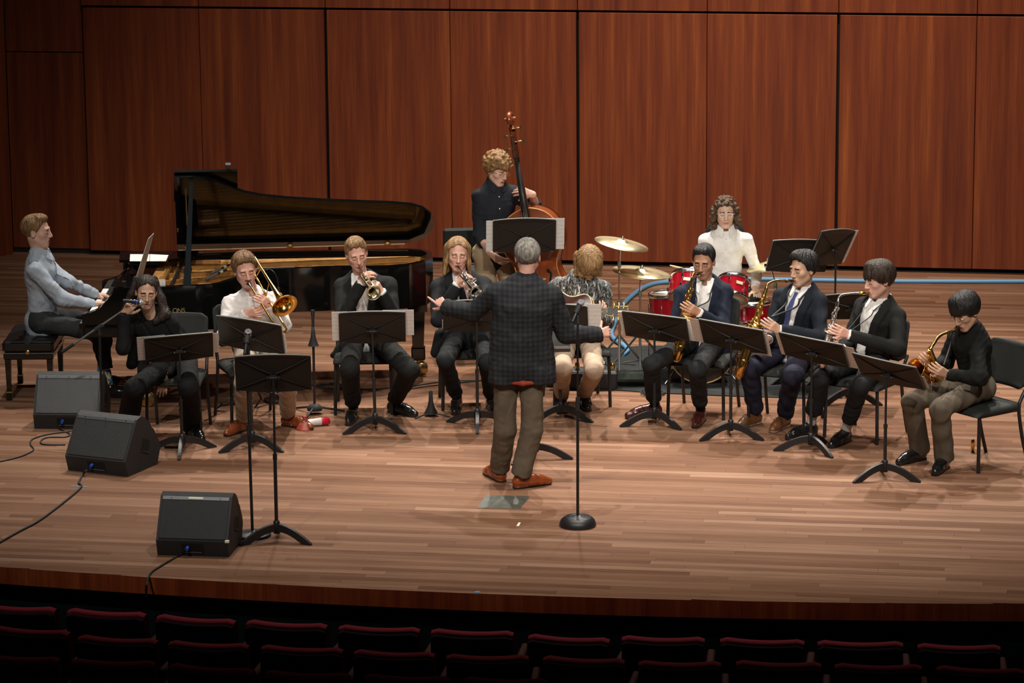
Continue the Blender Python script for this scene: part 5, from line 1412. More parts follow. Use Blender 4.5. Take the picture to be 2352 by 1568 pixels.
# --- long haired trumpeter
h = V3(-.34, 2.12, .57)
TP2 = person('seated trumpeter with long blond hair in a dark suit, half hidden behind the conductor', h[1],
  dict(hip=h, neck=(1057, 640, -.03), shR=(1008, 664, -.03), shL=(1110, 660, -.03), elR=(1006, 735, -.1), elL=(1128, 705, -.1), wrR=(1049, 656, -.28), wrL=(1098, 675, -.26),
       handR=(1070, 628, -.36), handL=(1084, 650, -.36), knR=KN(1022, 828), knL=KN(1118, 832), anR=FL(1050, 938), anL=FL(1128, 938)),
  'pink', 'blond', 'long', ((1051, 584, -.08), 5, 6, 3), 'white', 'darksuit', 'darksuit', 'black', hands=dict(R=dict(palm=(1, .2, -.1), curl=.75, thumb=-1), L=dict(palm=(-1, .2, .1), curl=.9, thumb=1)),
  vopen=(.38, .0, .06), toes=(-5, 10), seed=12, tie=('darktie', .5), hsc=1.03, hem=.09, skirt=[((1015, 770, 0), (1000, 810, 0), .06, .04)])
# --- trombonist
h = V3(-2.0, 1.62, .57)
TBN = person('seated trombonist in a white shirt and beige chinos with a moustache', h[1],
  dict(hip=h, neck=(578, 678, -.03), shR=(529, 702, -.04), shL=(632, 694, .0), elR=(516, 768, -.1), elL=(652, 748, -.08), wrR=(562, 722, -.30), wrL=(622, 703, -.28),
       handR=(606, 712, -.36), handL=(598, 684, -.36), knR=KN(560, 880), knL=KN(660, 875), anR=FL(560, 988), anL=FL(662, 978)),
  'pink', 'brown', 'thick', ((563, 620, -.08), 16, 12, -7), 'offwhite', None, 'beige', 'tan', 'sock_white', hands=dict(R=dict(palm=(.3, 1, .2), curl=.35, thumb=-1), L=dict(palm=(-.4, .8, -.2), curl=.7, thumb=1)),
  toes=(-32, 52), seed=13, beard=True, hsc=1.05, pant_r=(.092, .07, .058), fold=.0045, sleeve=(.064, .058, .046))
# --- singer
h = V3(-2.58, 1.22, .57)
SNG = person('seated singer in black with wavy dark hair, holding a microphone to her mouth', h[1],
  dict(hip=h, neck=(341, 722, -.04), shR=(294, 752, -.04), shL=(390, 748, -.02), elR=(283, 800, -.1), elL=(412, 822, .0), wrR=(286, 723, -.24), wrL=(380, 862, -.22),
       handR=(303, 698, -.28), handL=(372, 900, -.25), knR=KN(308, 892), knL=KN(432, 890), anR=FL(293, 1005), anL=FL(440, 1000)),
  'olive', 'wavy', 'wavy', ((336, 671, -.10), 10, 10, 4), 'blacktop', 'blacktop', 'blacktop', 'black', hands=dict(R=dict(palm=(.6, .6, .5), curl=.85, thumb=-1), L=dict(palm=(0, 1, .2), curl=.35, thumb=-1)),
  vopen=(.9, .075, .08), toes=(-10, 25), seed=14, collar='scoop', girth=.88, hsc=.98, open_mouth=True, pant_r=(.088, .082, .088), hem=.0, torso_r=(.14, .12, .145), sleeve=(.058, .052, .046),
  skirt=[((318, 780, 0), (302, 836, -.02), .065, .045)],
  extra_hair=[((314, 642, .0), (303, 676, -.03), .030, .026), ((303, 676, -.03), (284, 716, -.03), .030, .026), ((354, 642, -.0), (370, 688, -.06), .030, .032), ((370, 688, -.06), (380, 722, -.10), .034, .042), ((378, 722, -.12), (358, 738, -.14), .038, .026), ((335, 650, .06), (335, 700, .06), .06, .06)])
# --- pianist
h = V3(-3.80, 2.60, .60)
PNO = person('seated pianist in a light blue shirt and grey trousers seen in profile at the keyboard', h[1],
  dict(hip=h, neck=(92, 584, .0), shR=(80, 625, -.17), shL=(104, 612, .17), elR=(143, 688, -.2), elL=(158, 648, .2), wrR=(213, 697, -.14), wrL=(217, 675, .16),
       handR=(262, 694, -.08), handL=(266, 680, .2), knR=V3(-3.33, 2.42, .53), knL=V3(-3.33, 2.82, .53), anR=G(250, 884, .10), anL=V3(-3.36, 2.78, .12)),
  'fair', 'ltbrown', 'short', ((85, 532, .0), 84, 2, 2), 'blueshirt', None, 'greytr', 'black', 'sock_pattern', hands=dict(R=dict(palm=(.1, 0, -1), curl=.38, thumb=1, spread=.8), L=dict(palm=(.1, 0, -1), curl=.38, thumb=-1, spread=.8)),
  toes=(75, 75), seed=15, hsc=1.08, fold=.005, tail=[((96, 738, .0), (98, 752, .0), .142, .135)], hem=.15, foot_z=(0, 0), pant_r=(.092, .070, .056), sleeve=(.066, .056, .042))
# --- conductor
h = V3(.05, -.62, .98)
CON = person('conductor seen from behind in a dark plaid jacket and olive trousers with both arms spread', h[1],
  dict(hip=h, neck=(1208, 652, .0), shR=(1268, 685, .0), shL=(1142, 678, .0), elR=(1300, 768, .06), elL=(1085, 718, .1), wrR=(1372, 768, .20), wrL=(1026, 706, .26),
       handR=(1400, 760, .26), handL=(1008, 690, .32), knR=(1222, 985, -.02), knL=(1160, 985, .02), anR=FL(1196, 1120), anL=FL(1148, 1104)),
  'pink', 'grey', 'grey', ((1212, 590, .03), 178, 4, 2), 'orange', 'plaid', 'olive', 'orange', 'sock_black', hands=dict(R=dict(palm=(-.1, .9, -.3), curl=.75, thumb=1, tcurl=.0), L=dict(palm=(.1, .9, -.3), curl=(.0, .9, .95, 1.), thumb=1, tcurl=.4)),
  toes=(115, -155), seed=16, hsc=1.06, stand=True, pant_r=(.090, .078, .072), hem=.03, hemz=float(AT(1200, 884, -.72)[2]), tail=[((1160, 876, -.10), (1200, 880, -.13), .018, .018), ((1200, 880, -.13), (1234, 878, -.11), .018, .015)], torso_r=(.190, .185, .192), girth=1.04, sleeve=(.066, .058, .050),
  skirt=[((1165, 800, 0), (1160, 868, -.02), .115, .12), ((1235, 800, 0), (1240, 865, -.02), .115, .12)], collar=True, fold=.004)
# --- bass player
h = V3(-.14, 3.35, .98)
BAS = person('standing bass player with curly sandy hair and glasses in a dark slate shirt', h[1],
  dict(hip=h, neck=(1138, 425, -.02), shR=(1102, 455, -.06), shL=(1180, 448, .02), elR=(1102, 540, -.1), elL=(1232, 478, -.05), wrR=(1125, 580, -.25), wrL=(1222, 447, -.14),
       handR=(1150, 600, -.3), handL=(1196, 438, -.2), knR=V3(-.20, 3.30, .52), knL=V3(.02, 3.34, .52), anR=V3(-.22, 3.38, .09), anL=V3(.04, 3.40, .09)),
  'fair', 'ginger', 'curly', ((1143, 390, -.06), 40, 18, 2), 'slate', None, 'tan', 'black', hands=dict(R=dict(palm=(.8, .3, -.2), curl=.4, thumb=1), L=dict(palm=(-.5, .6, -.3), curl=.55, thumb=1)),
  toes=(0, 20), seed=17, hsc=1.02, fold=.004, pant_r=(.098, .076, .064), sleeve=(.062, .055, .05), short_sleeve=True)
# --- guitarist
h = V3(.52, 2.15, .57)
GTR = person('guitarist bent over with light brown hair covering the face, in a leaf print shirt', h[1],
  dict(hip=h, neck=(1340, 634, -.12), shR=(1284, 660, -.06), shL=(1385, 668, -.06), elR=(1240, 690, -.0), elL=(1392, 738, -.08), wrR=(1268, 714, -.2), wrL=(1368, 728, -.28),
       handR=(1290, 712, -.26), handL=(1380, 716, -.34), knR=KN(1292, 845), knL=KN(1366, 850), anR=FL(1290, 935), anL=FL(1342, 930)),
  'fair', 'blond', 'bowl', ((1352, 606, -.20), 14, 62, 0), 'leaf', None, 'khaki', 'boot', hands=dict(R=dict(palm=(0, 1, -.2), curl=.5, thumb=1), L=dict(palm=(0, .6, .6), curl=.7, thumb=1)),
  toes=(-5, 5), seed=18, hsc=1.06, collar=None, fold=.005, sleeve=(.066, .062, .05), hem=.02, pant_r=(.09, .072, .056),
  extra_hair=[((x_, 586, -.17), (x_-(1352-x_)*.05, 634-abs(x_-1352)*.22, -.27+abs(x_-1352)*.003), .034, .022) for x_ in (1326, 1336, 1346, 1356, 1366, 1376)])
# --- drummer
h = V3(1.80, 3.75, .62)
DRM = person('drummer with curly brown hair and clear glasses in a white shirt behind the red kit', h[1],
  dict(hip=h, neck=(1666, 528, -.02), shR=(1620, 557, .0), shL=(1714, 555, .0), elR=(1602, 630, .0), elL=(1738, 628, .0), wrR=(1592, 622, -.22), wrL=(1735, 660, -.24),
       handR=(1586, 625, -.32), handL=(1740, 676, -.32), knR=V3(1.52, 3.45, .52), knL=V3(2.02, 3.45, .52), anR=V3(1.50, 3.30, .09), anL=V3(2.06, 3.36, .09)),
  'light', 'curl', 'bob', ((1666, 490, -.05), 0, 2, 0), 'white', None, 'blacksuit', 'black', hands=dict(R=dict(palm=(.2, .2, -1), curl=.9, thumb=1), L=dict(palm=(-.2, .2, -1), curl=.9, thumb=-1)),
  toes=(-10, 10), seed=19, hsc=.98, fold=.0035, girth=.94, belt=.05)
# --- alto saxophonist (navy)
h = V3(1.52, 1.80, .57)
SX1 = person('seated alto saxophonist in a navy blazer and open white collar with burgundy shoes', h[1],
  dict(hip=h, neck=(1622, 652, -.03), shR=(1568, 680, .02), shL=(1664, 676, -.06), elR=(1552, 750, -.1), elL=(1660, 752, -.08), wrR=(1588, 758, -.33), wrL=(1607, 719, -.37),
       handR=(1566, 762, -.38), handL=(1578, 704, -.45), knR=KN(1496, 838), knL=KN(1602, 850), anR=FL(1503, 955), anL=FL(1609, 968)),
  'tan', 'black', 'short', ((1616, 600, -.08), -16, 14, 2), 'white', 'navy', 'charcoal', 'burgundy', hands=dict(R=dict(palm=(1, .2, 0), curl=.7, thumb=-1), L=dict(palm=(-.3, .9, .1), curl=.55, thumb=1)),
  vopen=(.30, .03, .07), toes=(-70, -15), seed=20, hsc=1.05, skirt=[((1655, 790, .0), (1675, 830, .0), .07, .05)], hem=.12)
# --- blue tie saxophonist
h = V3(2.17, 1.38, .57)
SX2 = person('seated saxophonist in a dark navy suit with a blue tie and brown casual shoes', h[1],
  dict(hip=h, neck=(1848, 666, -.03), shR=(1796, 686, .10), shL=(1880, 698, -.10), elR=(1775, 745, .0), elL=(1884, 775, -.2), wrR=(1765, 778, -.22), wrL=(1794, 758, -.38),
       handR=(1738, 785, -.28), handL=(1756, 738, -.46), knR=KN(1722, 848), knL=KN(1820, 862), anR=FL(1735, 973), anL=FL(1802, 980)),
  'olive', 'black', 'thick', ((1844, 618, -.08), -52, 6, 0), 'white', 'navy2', 'navytr', 'casual', hands=dict(R=dict(palm=(.2, 1, 0), curl=.6, thumb=-1), L=dict(palm=(-.2, .9, .1), curl=.5, thumb=1)),
  vopen=(.22, .04, .075), toes=(-40, -30), seed=21, hsc=1.06, tie=('tie', .0, -.05), hem=.05, pant_r=(.094, .078, .062), fold=.0045)
# --- silver saxophone player
h = V3(2.72, .98, .57)
SX3 = person('seated player in a black jacket and white shirt with mop hair blowing a silver saxophone', h[1],
  dict(hip=h, neck=(2026, 695, -.02), shR=(1984, 708, .13), shL=(2060, 732, -.13), elR=(1955, 770, .05), elL=(2062, 802, -.25), wrR=(1935, 800, -.18), wrL=(1953, 769, -.36),
       handR=(1912, 803, -.24), handL=(1918, 757, -.43), knR=KN(1886, 868), knL=KN(1976, 888), anR=FL(1862, 1000), anL=FL(1942, 1015)),
  'pink', 'dkbrown', 'bowl', ((2018, 643, -.07), -66, 10, -4), 'white', 'blacksuit', 'darktr', 'black', 'sock_white', hands=dict(R=dict(palm=(.2, 1, 0), curl=.6, thumb=-1), L=dict(palm=(-.3, .9, .1), curl=.45, thumb=1)),
  vopen=(.15, .05, .08), toes=(-55, -35), seed=22, hsc=1.08, hem=.13, pant_r=(.094, .07, .056))
# --- far right saxophonist
h = V3(3.42, .08, .57)
SX4 = person('seated far right saxophonist in a black sweater and glasses looking down at a gold saxophone', h[1],
  dict(hip=h, neck=(2227, 752, -.05), shR=(2196, 780, .13), shL=(2246, 800, -.14), elR=(2170, 835, .1), elL=(2250, 868, -.25), wrR=(2145, 838, -.10), wrL=(2180, 860, -.34),
       handR=(2128, 832, -.20), handL=(2146, 846, -.40), knR=KN(2095, 922), knL=KN(2160, 938), anR=FL(2112, 1056), anL=FL(2168, 1076)),
  'olive', 'black', 'bowl', ((2217, 716, -.14), -50, 28, -4), 'blackknit', None, 'taupe', 'black', hands=dict(R=dict(palm=(.2, 1, 0), curl=.6, thumb=-1), L=dict(palm=(-.3, .9, .3), curl=.6, thumb=1)),
  toes=(-50, -25), seed=23, hsc=1.06, collar=None, hem=.01, pant_r=(.092, .076, .076), fold=.004, sleeve=(.064, .060, .046))
for k in range(3):
    for P, px in ((CON, [(1021, 716), (1024, 719), (1027, 722)]), (CON, [(1362, 787), (1366, 787), (1370, 787)])):
        e = AT(px[k][0], px[k][1], CON['hip'][1]+(.15 if px[k][0] > 1200 else .2)); s_ = 'R' if px[k][0] > 1200 else 'L'
        a_, b_ = CON['W']['el'+s_], CON['W']['wr'+s_]; d_ = nrm(b_-a_); q_ = b_-d_*(.03+.016*k); dn = nrm(np.cross(d_, np.cross(V3(0, -.6, -.8), d_)))
        MB().sphere(q_+dn*.056-CON['base'], .006, 8).build('sleeve_button', M['cream'], CON['root'])
vp = [AT(1254, y, CON['hip'][1]-.19) for y in (815, 840, 865, 880)]
MB().tube([p-CON['base'] for p in vp], .004, 6).build('vent_edge', CL['plaid'], CON['root'])
glasses(SX4, M['chrome']); glasses(DRM, M['paper']); glasses(BAS, M['brass_dull'], .019)
# ================================================================ instruments
def at_dist(px, py, P, L, near=True):
    """point on a pixel's ray at distance L from P"""
    best = None
    for dy in np.linspace(0, -L if near else L, 161):
        q = AT(px, py, P[1]+dy); e = abs(np.linalg.norm(q-P)-L)
        if best is None or e < best[0]: best = (e, q)
    return best[1]
def mouth(P, f=.098): return P['hc']+P['HM']@V3(0, f, -.066)*P['hsc']
# ---- trumpets
def trumpet(label, m0, bell, upv, mt, bellmat=None):
    x = nrm(bell-m0); L = np.linalg.norm(bell-m0); z = nrm(upv-x*np.dot(upv, x)); y = np.cross(z, x); Q = frame((0, 0, 0), x, y, z); k = L/.48
    t = thing('trumpet', label, 'trumpet', m0)
    def B(mb, nm, m): mb.xf(np.diag([k, k, k, 1])); mb.xf(Q); return mb.build(nm, m, t)
    B(MB().lathe([(.0, .004), (.009, .0), (.0135, .0), (.0135, .006), (.011, .02), (.006, .035), (.0055, .085)], (0, .0, 0), (1, 0, 0), 16), 'mouthpiece', M['silver'])
    lp = [(.06, 0, 0), (.20, 0, 0), (.33, 0, 0), (.365, 0, -.012), (.375, 0, -.035), (.365, 0, -.058), (.33, 0, -.07), (.26, 0, -.07)]
    B(MB().tube(spline(lp, 5), .006, 8), 'leadpipe', mt)
    B(MB().tube(spline([(.30, 0, .0), (.335, 0, .0), (.366, 0, -.012), (.377, 0, -.035), (.366, 0, -.058), (.335, 0, -.07), (.30, 0, -.07)], 4), .0078, 8), 'tuning_slide', mt)
    bp = [(.20, -.035, -.066), (.14, -.035, -.068), (.105, -.035, -.058), (.09, -.035, -.034), (.105, -.035, -.010), (.14, -.035, .0), (.25, -.035, .0), (.33, -.035, 0), (.40, -.035, 0), (.44, -.035, 0), (.462, -.035, 0), (.474, -.035, 0), (.48, -.035, 0)]
    rr = [.006, .006, .0062, .0064, .0066, .0068, .0085, .0105, .0155, .024, .034, .046, .061]
    B(MB().tube(spline(bp, 4), spl1(rr, 4), 24, False), 'bell', bellmat or mt)
    inn = [(.0605, .4802), (.045, .473), (.033, .461), (.023, .439), (.0145, .399), (.009, .33)]
    B(MB().lathe(inn, (0, -.035, 0), (1, 0, 0), 24), 'bell_throat', bellmat or mt)
    B(MB().tube([(.48, -.035+.061*math.cos(a), .061*math.sin(a)) for a in np.linspace(0, 2*math.pi, 25)], .0018, 5, False), 'bell_rim', mt)
    for i, vx in enumerate((.185, .212, .239)):
        B(MB().lathe([(0, -.10), (.011, -.10), (.0125, -.095), (.0125, .025), (.0135, .026), (.0135, .034), (.004, .035), (.004, .052), (.009, .053), (.009, .057), (0, .058)], (vx, -.016, -.012), (0, 0, 1), 12), 'valve', mt)
    B(MB().tube(spline([(.215, -.016, -.05), (.215, .03, -.05), (.215, .045, -.05), (.215, .045, -.066), (.215, .03, -.07), (.215, -.016, -.07)], 3), .005, 6), 'valve_slide', mt)
    B(MB().tube([(.265, 0, 0), (.265, -.035, 0)], .003, 6), 'brace', mt); B(MB().tube([(.14, 0, 0), (.14, -.035, 0)], .003, 6), 'brace', mt)
    B(MB().tube(spline([(.245, -.016, -.06), (.29, .012, -.05), (.31, .012, -.055), (.31, .012, -.068), (.29, .012, -.075), (.245, -.016, -.08)], 3), .005, 6)
      , 'valve_slide', mt)
    B(MB().tube([(.27+.012*math.cos(a), .0, .014+.012*math.sin(a)) for a in np.linspace(0, 2*math.pi, 13)], .0022, 5, False).tube([(.376, 0, -.05), (.39, 0, -.062), (.385, 0, -.075)], .003, 5), 'finger_ring', mt)
    return t
m1 = mouth(TP1); trumpet('pale brass trumpet with round bell held by the short haired trumpeter', m1, at_dist(867, 668, m1, .48), V3(-.35, -.1, 1), M['raw_brass'])
m2 = mouth(TP2); trumpet('silver trumpet held by the long haired trumpeter', m2, at_dist(1103, 667, m2, .48), V3(-.6, -.1, 1), M['silver'], M['silver'])
# ---- trombone
m0 = mouth(TBN); t = thing('trombone', 'gold brass trombone with wide bell raised by the trombonist', 'trombone', m0)
bow = AT(584, 590, m0[1]+.10); bell = at_dist(654, 702, bow, .60)
D = nrm(bell-bow); w_ = (bow-m0)-D*np.dot(bow-m0, D); sepv = nrm(w_); sep = np.linalg.norm(w_); off = np.cross(D, sepv)
if off[0] < 0: off = -off
TBM = [M['brass']]
def tb(mb, nm, m='brass'): mb.shift(-m0); return mb.build(nm, M[m], t)
tb(MB().lathe([(0, .008), (.012, 0), (.0195, 0), (.0195, .006), (.014, .03), (.007, .05), (.006, .08)], m0, D, 16), 'mouthpiece', 'silver')
s2 = m0+sepv*.035+off*.075
tb(MB().tube([m0+D*.06, m0+D*.44], .0068, 8).tube([m0+D*.2, m0+D*.56], .0078, 8), 'slide_tube')
tb(MB().tube([s2+D*.12, s2+D*.44], .0068, 8).tube([s2+D*.2, s2+D*.56], .0078, 8), 'slide_tube')
tb(MB().tube(spline([m0+D*.56, (m0+s2)/2+D*.60, s2+D*.56], 6), .0078, 8), 'slide_bow')
tb(MB().tube([m0+D*.14, s2+D*.14], .006, 8).tube([m0+D*.25, s2+D*.25], .006, 8), 'hand_brace')
N0 = 24
bl = [bow+D*.03, bow+D*.15, bow+D*.3, bow+D*.40, bow+D*.48, bow+D*.54, bow+D*.575, bow+D*.592, bow+D*.60]
tb(MB().tube(spline(bl, 4), spl1([.008, .010, .013, .018, .027, .042, .062, .082, .103], 4), 28, False), 'bell')
tb(MB().lathe([(.1025, .5995), (.081, .5905), (.061, .573), (.041, .538), (.026, .478), (.017, .398)], bow, D, 28), 'bell_throat', 'gold_dark')
tb(MB().tube([bell+(sepv*math.cos(a)+off*math.sin(a))*.103 for a in np.linspace(0, 2*math.pi, 33)], .0025, 5, False), 'bell_rim')
g1 = bow-sepv*.085+off*.02
tb(MB().tube(spline([bow+D*.08, bow+D*.0, (bow+g1)/2-D*.045, g1, g1+D*.08], 6), .0085, 10), 'tuning_bow')
tb(MB().tube(spline([g1+D*.05, g1+D*.22, (g1+s2)/2+D*.22, s2+D*.16], 6), .0075, 8), 'gooseneck')
tb(MB().tube([g1+D*.14, bow+D*.14], .004, 6), 'bell_brace'); tb(MB().tube([s2+D*.16, bow+D*.30], .0045, 6), 'bell_brace')
# ---- saxophones
def sax(label, Mp, T, B, front, mt, neck_mid, mpc='ebony', sc=1.0, bell_len=.30):
    T, B, Mp = map(lambda p: np.asarray(p, float), (T, B, Mp)); z = nrm(T-B); f = nrm(front-z*np.dot(front, z)); s = np.cross(f, z); L = np.linalg.norm(T-B); k = L/.56*sc
    t = thing('saxophone', label, 'saxophone', T)
    P = lambda a, b, c: s*a*k+f*b*k+z*c*L/.56          # lateral, front, up (down is negative)
    body = MB().tube(spline([P(0, 0, 0), P(0, 0, -.2), P(0, 0, -.48)], 5), spl1([.0145*k, .022*k, .031*k], 5), 16); body.build('body_tube', mt, t)
    bw = spline([P(0, 0, -.47), P(0, .006, -.51), P(0, .043, -.553), P(0, .082, -.51), P(0, .088, -.46)], 5); MB().tube(bw, spl1([.029*k, .031*k, .034*k, .037*k, .038*k], 5), 16, False).build('bow', mt, t)
    bl = [P(0, .088, -.47), P(0, .090, -.40), P(0, .097, -.33), P(0, .106, -.28), P(0, .116, -.245), P(0, .122, -.23)]
    MB().tube(spline(bl, 4), spl1([.038*k, .041*k, .045*k, .051*k, .060*k, .068*k], 4), 24, False).build('bell', mt, t)
    ax = nrm(bl[-1]-bl[-3]); MB().lathe([(.067*k, 0), (.058*k, -.012*k), (.048*k, -.045*k), (.040*k, -.12*k)], bl[-1], ax, 24).build('bell_throat', M['gold_dark'] if mt is not M['silver'] else mt, t)
    a0 = nrm(np.cross(ax, s)); MB().tube([bl[-1]+(s*math.cos(a)+a0*math.sin(a))*.068*k for a in np.linspace(0, 2*math.pi, 29)], .0028*k, 6, False).build('bell_rim', mt, t)
    m_ = Mp-T; nk = spline([np.zeros(3), *[np.asarray(q)-T for q in neck_mid], m_+(nrm((np.asarray(neck_mid[-1])-Mp)))*.05], 7); n_ = len(nk)
    MB().tube(nk, [(.0115-.0035*i/(n_-1))*k for i in range(n_)], 12).build('neck', mt, t)
    dm = nrm(m_-nk[-1]); MB().lathe([(.009*k, -.02), (.0125, -.018), (.0125, .02), (.010, .035), (.004, np.linalg.norm(m_-nk[-1])+.012)], nk[-1], dm, 14).build('mouthpiece', M[mpc], t)
    MB().lathe([(.0138, .0), (.0138, .018)], nk[-1], dm, 14).build('ligature', M['brass'], t)
    # collars, rods, key cups, guards
    MB().lathe([(.0155*k, -.012), (.0155*k, .010)], (0, 0, 0), z, 14).build('neck_ring', mt, t); MB().lathe([(.031*k, 0), (.033*k, .006), (.031*k, .012)], P(0, 0, -.475), z, 16).build('body_ring', mt, t); MB().lathe([(.040*k, 0), (.042*k, .006), (.040*k, .012)], P(0, .088, -.465), z, 18).build('bell_ring', mt, t)
    R = random.Random(sum(map(ord, label)))
    for (a, b, c0, c1) in ((.024, .012, -.06, -.44), (-.022, .014, -.05, -.30), (.010, .030, -.10, -.46), (-.030, -.004, -.22, -.47), (.030, -.008, -.08, -.25)):
        MB().tube([P(a*.8, b*.8, c0), P(a, b, c1)], .0028*k, 6).build('key_rod', mt, t)
    for i in range(18):
        u = i/17; c = -.045-.41*u; r0 = (.016+.018*u)*k; ang = (.1+.55*math.sin(i*2.1)); dv = f*math.cos(ang)+s*math.sin(ang)
        r1 = (.0105+.0085*u)*k*R.uniform(.85, 1.2)
        MB().lathe([(0, 0), (r1*.6, 0), (r1, .004*k), (r1, .008*k), (r1*.5, .0105*k), (0, .011*k)], P(0, 0, c)+dv*r0, dv, 12).build('key_cup', mt, t)
    for i in range(8):
        c = -.05-.05*i; sd = s*(1 if i % 2 else -1); p = P(0, 0, c)+sd*(.024+.01*i/8)*k+f*.008*k
        MB().tube([p-z*.016*k, p+f*.008*k, p+z*.016*k], .0032*k, 6).sphere(p+sd*.004*k, .008*k, 8).build('side_key', mt, t)
    for c, rr in ((-.36, .022), (-.43, .024), (-.52, .022)):
        p = P(.045, .07, c); MB().lathe([(0, 0), (rr*k, 0), (rr*k, .006*k), (rr*.5*k, .010*k), (0, .010*k)], p, s, 16).build('bell_key', mt, t)
    MB().tube(spline([P(.045, .04, -.34), P(.062, .07, -.36), P(.062, .07, -.46), P(.045, .05, -.48)], 4), .0026*k, 6).build('key_guard', mt, t)
    return t
m_ = mouth(SX1)
T = AT(1588, 648, m_[1]-.13); Bt = AT(1550, 824, m_[1]-.22)
sax('gold alto saxophone played by the navy blazer saxophonist', m_, T, Bt, V3(.25, -1, 0), M['brass'], [AT(1590, 634, m_[1]-.12), AT(1596, 626, m_[1]-.09)], sc=.80)
m_ = mouth(SX2)
T = AT(1760, 664, m_[1]-.10); Bt = AT(1697, 864, m_[1]-.24)
sax('gold saxophone with a long body played by the blue tie saxophonist', m_, T, Bt, V3(-.15, -1, 0), M['brass'], [AT(1764, 652, m_[1]-.08), AT(1784, 644, m_[1]-.04)], sc=.78)
m_ = mouth(SX3)
T = AT(1924, 694, m_[1]-.10); Bt = AT(1888, 846, m_[1]-.12)
sax('silver saxophone with gold mouthpiece played by the mop haired player', m_, T, Bt, V3(-.1, -1, 0), M['silver'], [AT(1928, 681, m_[1]-.08), AT(1945, 675, m_[1]-.05)], 'brass', .82)
m_ = mouth(SX4)
T = AT(2136, 802, m_[1]-.15); Bt = AT(2160, 884, m_[1]+.22)
sax('gold saxophone with its bell turned left played by the far right saxophonist', m_, T, Bt, V3(-1, -.35, .2), M['brass'], [AT(2144, 790, m_[1]-.13), AT(2160, 770, m_[1]-.07)], 'ebony', 1.25)
# neck straps
for P, hk, wdt in ((SX1, (1592, 708), .005), (SX2, (1772, 728), .008), (SX3, (1935, 772), .004), (SX4, (2168, 838), .007)):
    nb = P['W']['neck']; f = P['fr']; l = P['lat']; u = P['up']; T_ = P['T']; hkp = AT(hk[0], hk[1], P['hip'][1]-.26)
    for s in ((1, -1) if P is not SX4 else (-1,)):
        pts = [nb-f*.07+u*.012, nb+l*s*.07+u*.022]+[P['front'](s*.055*k_, T_*z_, .022)+f*.012 for k_, z_ in ((1.1, .86), (.8, .72))]+[hkp]
        MB().tube(spline([q-P['base'] for q in pts], 6), wdt, 6).build('neck_strap', M['rubber'], P['root'])

# ---- double bass
Yb = 3.10
sc_ = AT(1172, 296, Yb+.02); nut = AT(1182, 362, Yb); fe = AT(1212, 520, Yb-.02)
ax = nrm(sc_-AT(1232, 640, Yb-.04)); 
bz = ax; fn = nrm(V3(-.22, -1, 0)-bz*np.dot(V3(-.22, -1, 0), bz)); bx = np.cross(bz, fn)     # fn: belly normal to the audience
heel = AT(1208, 478, Yb-.0)
bot = heel-bz*1.10; end = bot-bz*(bot[2]/bz[2]*.98)
t = thing('double_bass', 'amber double bass leaning on the standing bass player', 'double bass', V3(end[0], end[1], 0)); BO = V3(end[0], end[1], 0)
if bx[0] < 0: bx = -bx
half = [(0, 0), (.06, -.01), (.14, -.045), (.205, -.11), (.245, -.21), (.25, -.29), (.225, -.37), (.185, -.44), (.17, -.52), (.185, -.60), (.235, -.67), (.295, -.76), (.33, -.86), (.325, -.95), (.27, -1.04), (.16, -1.09), (0, -1.10)]
hs = spline([(a, b, 0) for a, b in half], 3); R_ = [(q[0], q[1]) for q in hs]; full_ = R_+[(-a, b) for a, b in R_[-2:0:-1]]
def bp_(a, b, c): return heel+bx*a+bz*b+fn*c-BO
nn_ = len(full_)
mb = MB(); mb.add([bp_(a, b, 0) for a, b in full_]+[bp_(a, b, -.20+.03*(b > -.3)) for a, b in full_], [(i, (i+1) % nn_, nn_+(i+1) % nn_, nn_+i) for i in range(nn_)], True); mb.build('ribs', M['bass_wood'], t)
def plate(nm, c0, sgn):
    mb = MB(); vs = []; K = 6
    for j in range(K+1):
        u = 1-j/K
        for a, b in full_:
            vs.append(bp_(a*u*1.02 if j == 0 else a*u, -.58+(b+.58)*u, c0+sgn*.045*(1-u**2.5)))
    mb.add(vs, [(j*nn_+i, j*nn_+(i+1) % nn_, (j+1)*nn_+(i+1) % nn_, (j+1)*nn_+i) for j in range(K) for i in range(nn_)], True); mb.build(nm, M['bass_wood'], t)
plate('belly', .004, 1); plate('back', -.20, -1)
mb = MB(); mb.tube([bp_(a*1.02, b, .004) for a, b in full_]+[bp_(full_[0][0], full_[0][1], .004)], .006, 6, False); mb.build('edge_highlight', mat('orange highlight bass edge', (.45, .17, .04), .35), t)  # orange light catching the bass edge, painted on as a thin rim
for s in (-1, 1):
    mb = MB().tube(spline([bp_(s*.10, -.52, .040), bp_(s*.125, -.56, .042), bp_(s*.11, -.62, .045), bp_(s*.145, -.69, .042), bp_(s*.125, -.73, .040)], 5), .008, 6).sphere(bp_(s*.105, -.53, .04), .016, 8).sphere(bp_(s*.135, -.725, .04), .018, 8); mb.build('f_hole', M['gap'], t)
Ln = np.dot(nut-heel, bz)
mb = MB(); mb.tube([bp_(0, -.06, -.03), bp_(0, .05, .0), bp_(0, Ln, .01)], [.034, .024, .020], 10); mb.build('neck', M['bass_wood'], t)
mb = MB(); vs = []
for b, wd, c in ((-.42, .042, .10), (0, .032, .065), (Ln, .021, .038)):
    vs += [bp_(-wd, b, c-.012), bp_(0, b, c), bp_(wd, b, c-.012), bp_(0, b, c-.028)]
mb.add(vs, [(i*4+k, i*4+(k+1) % 4, i*4+4+(k+1) % 4, i*4+4+k) for i in range(2) for k in range(4)]+[(0, 3, 2, 1), (8, 9, 10, 11)], True); mb.build('fingerboard', M['ebony'], t)
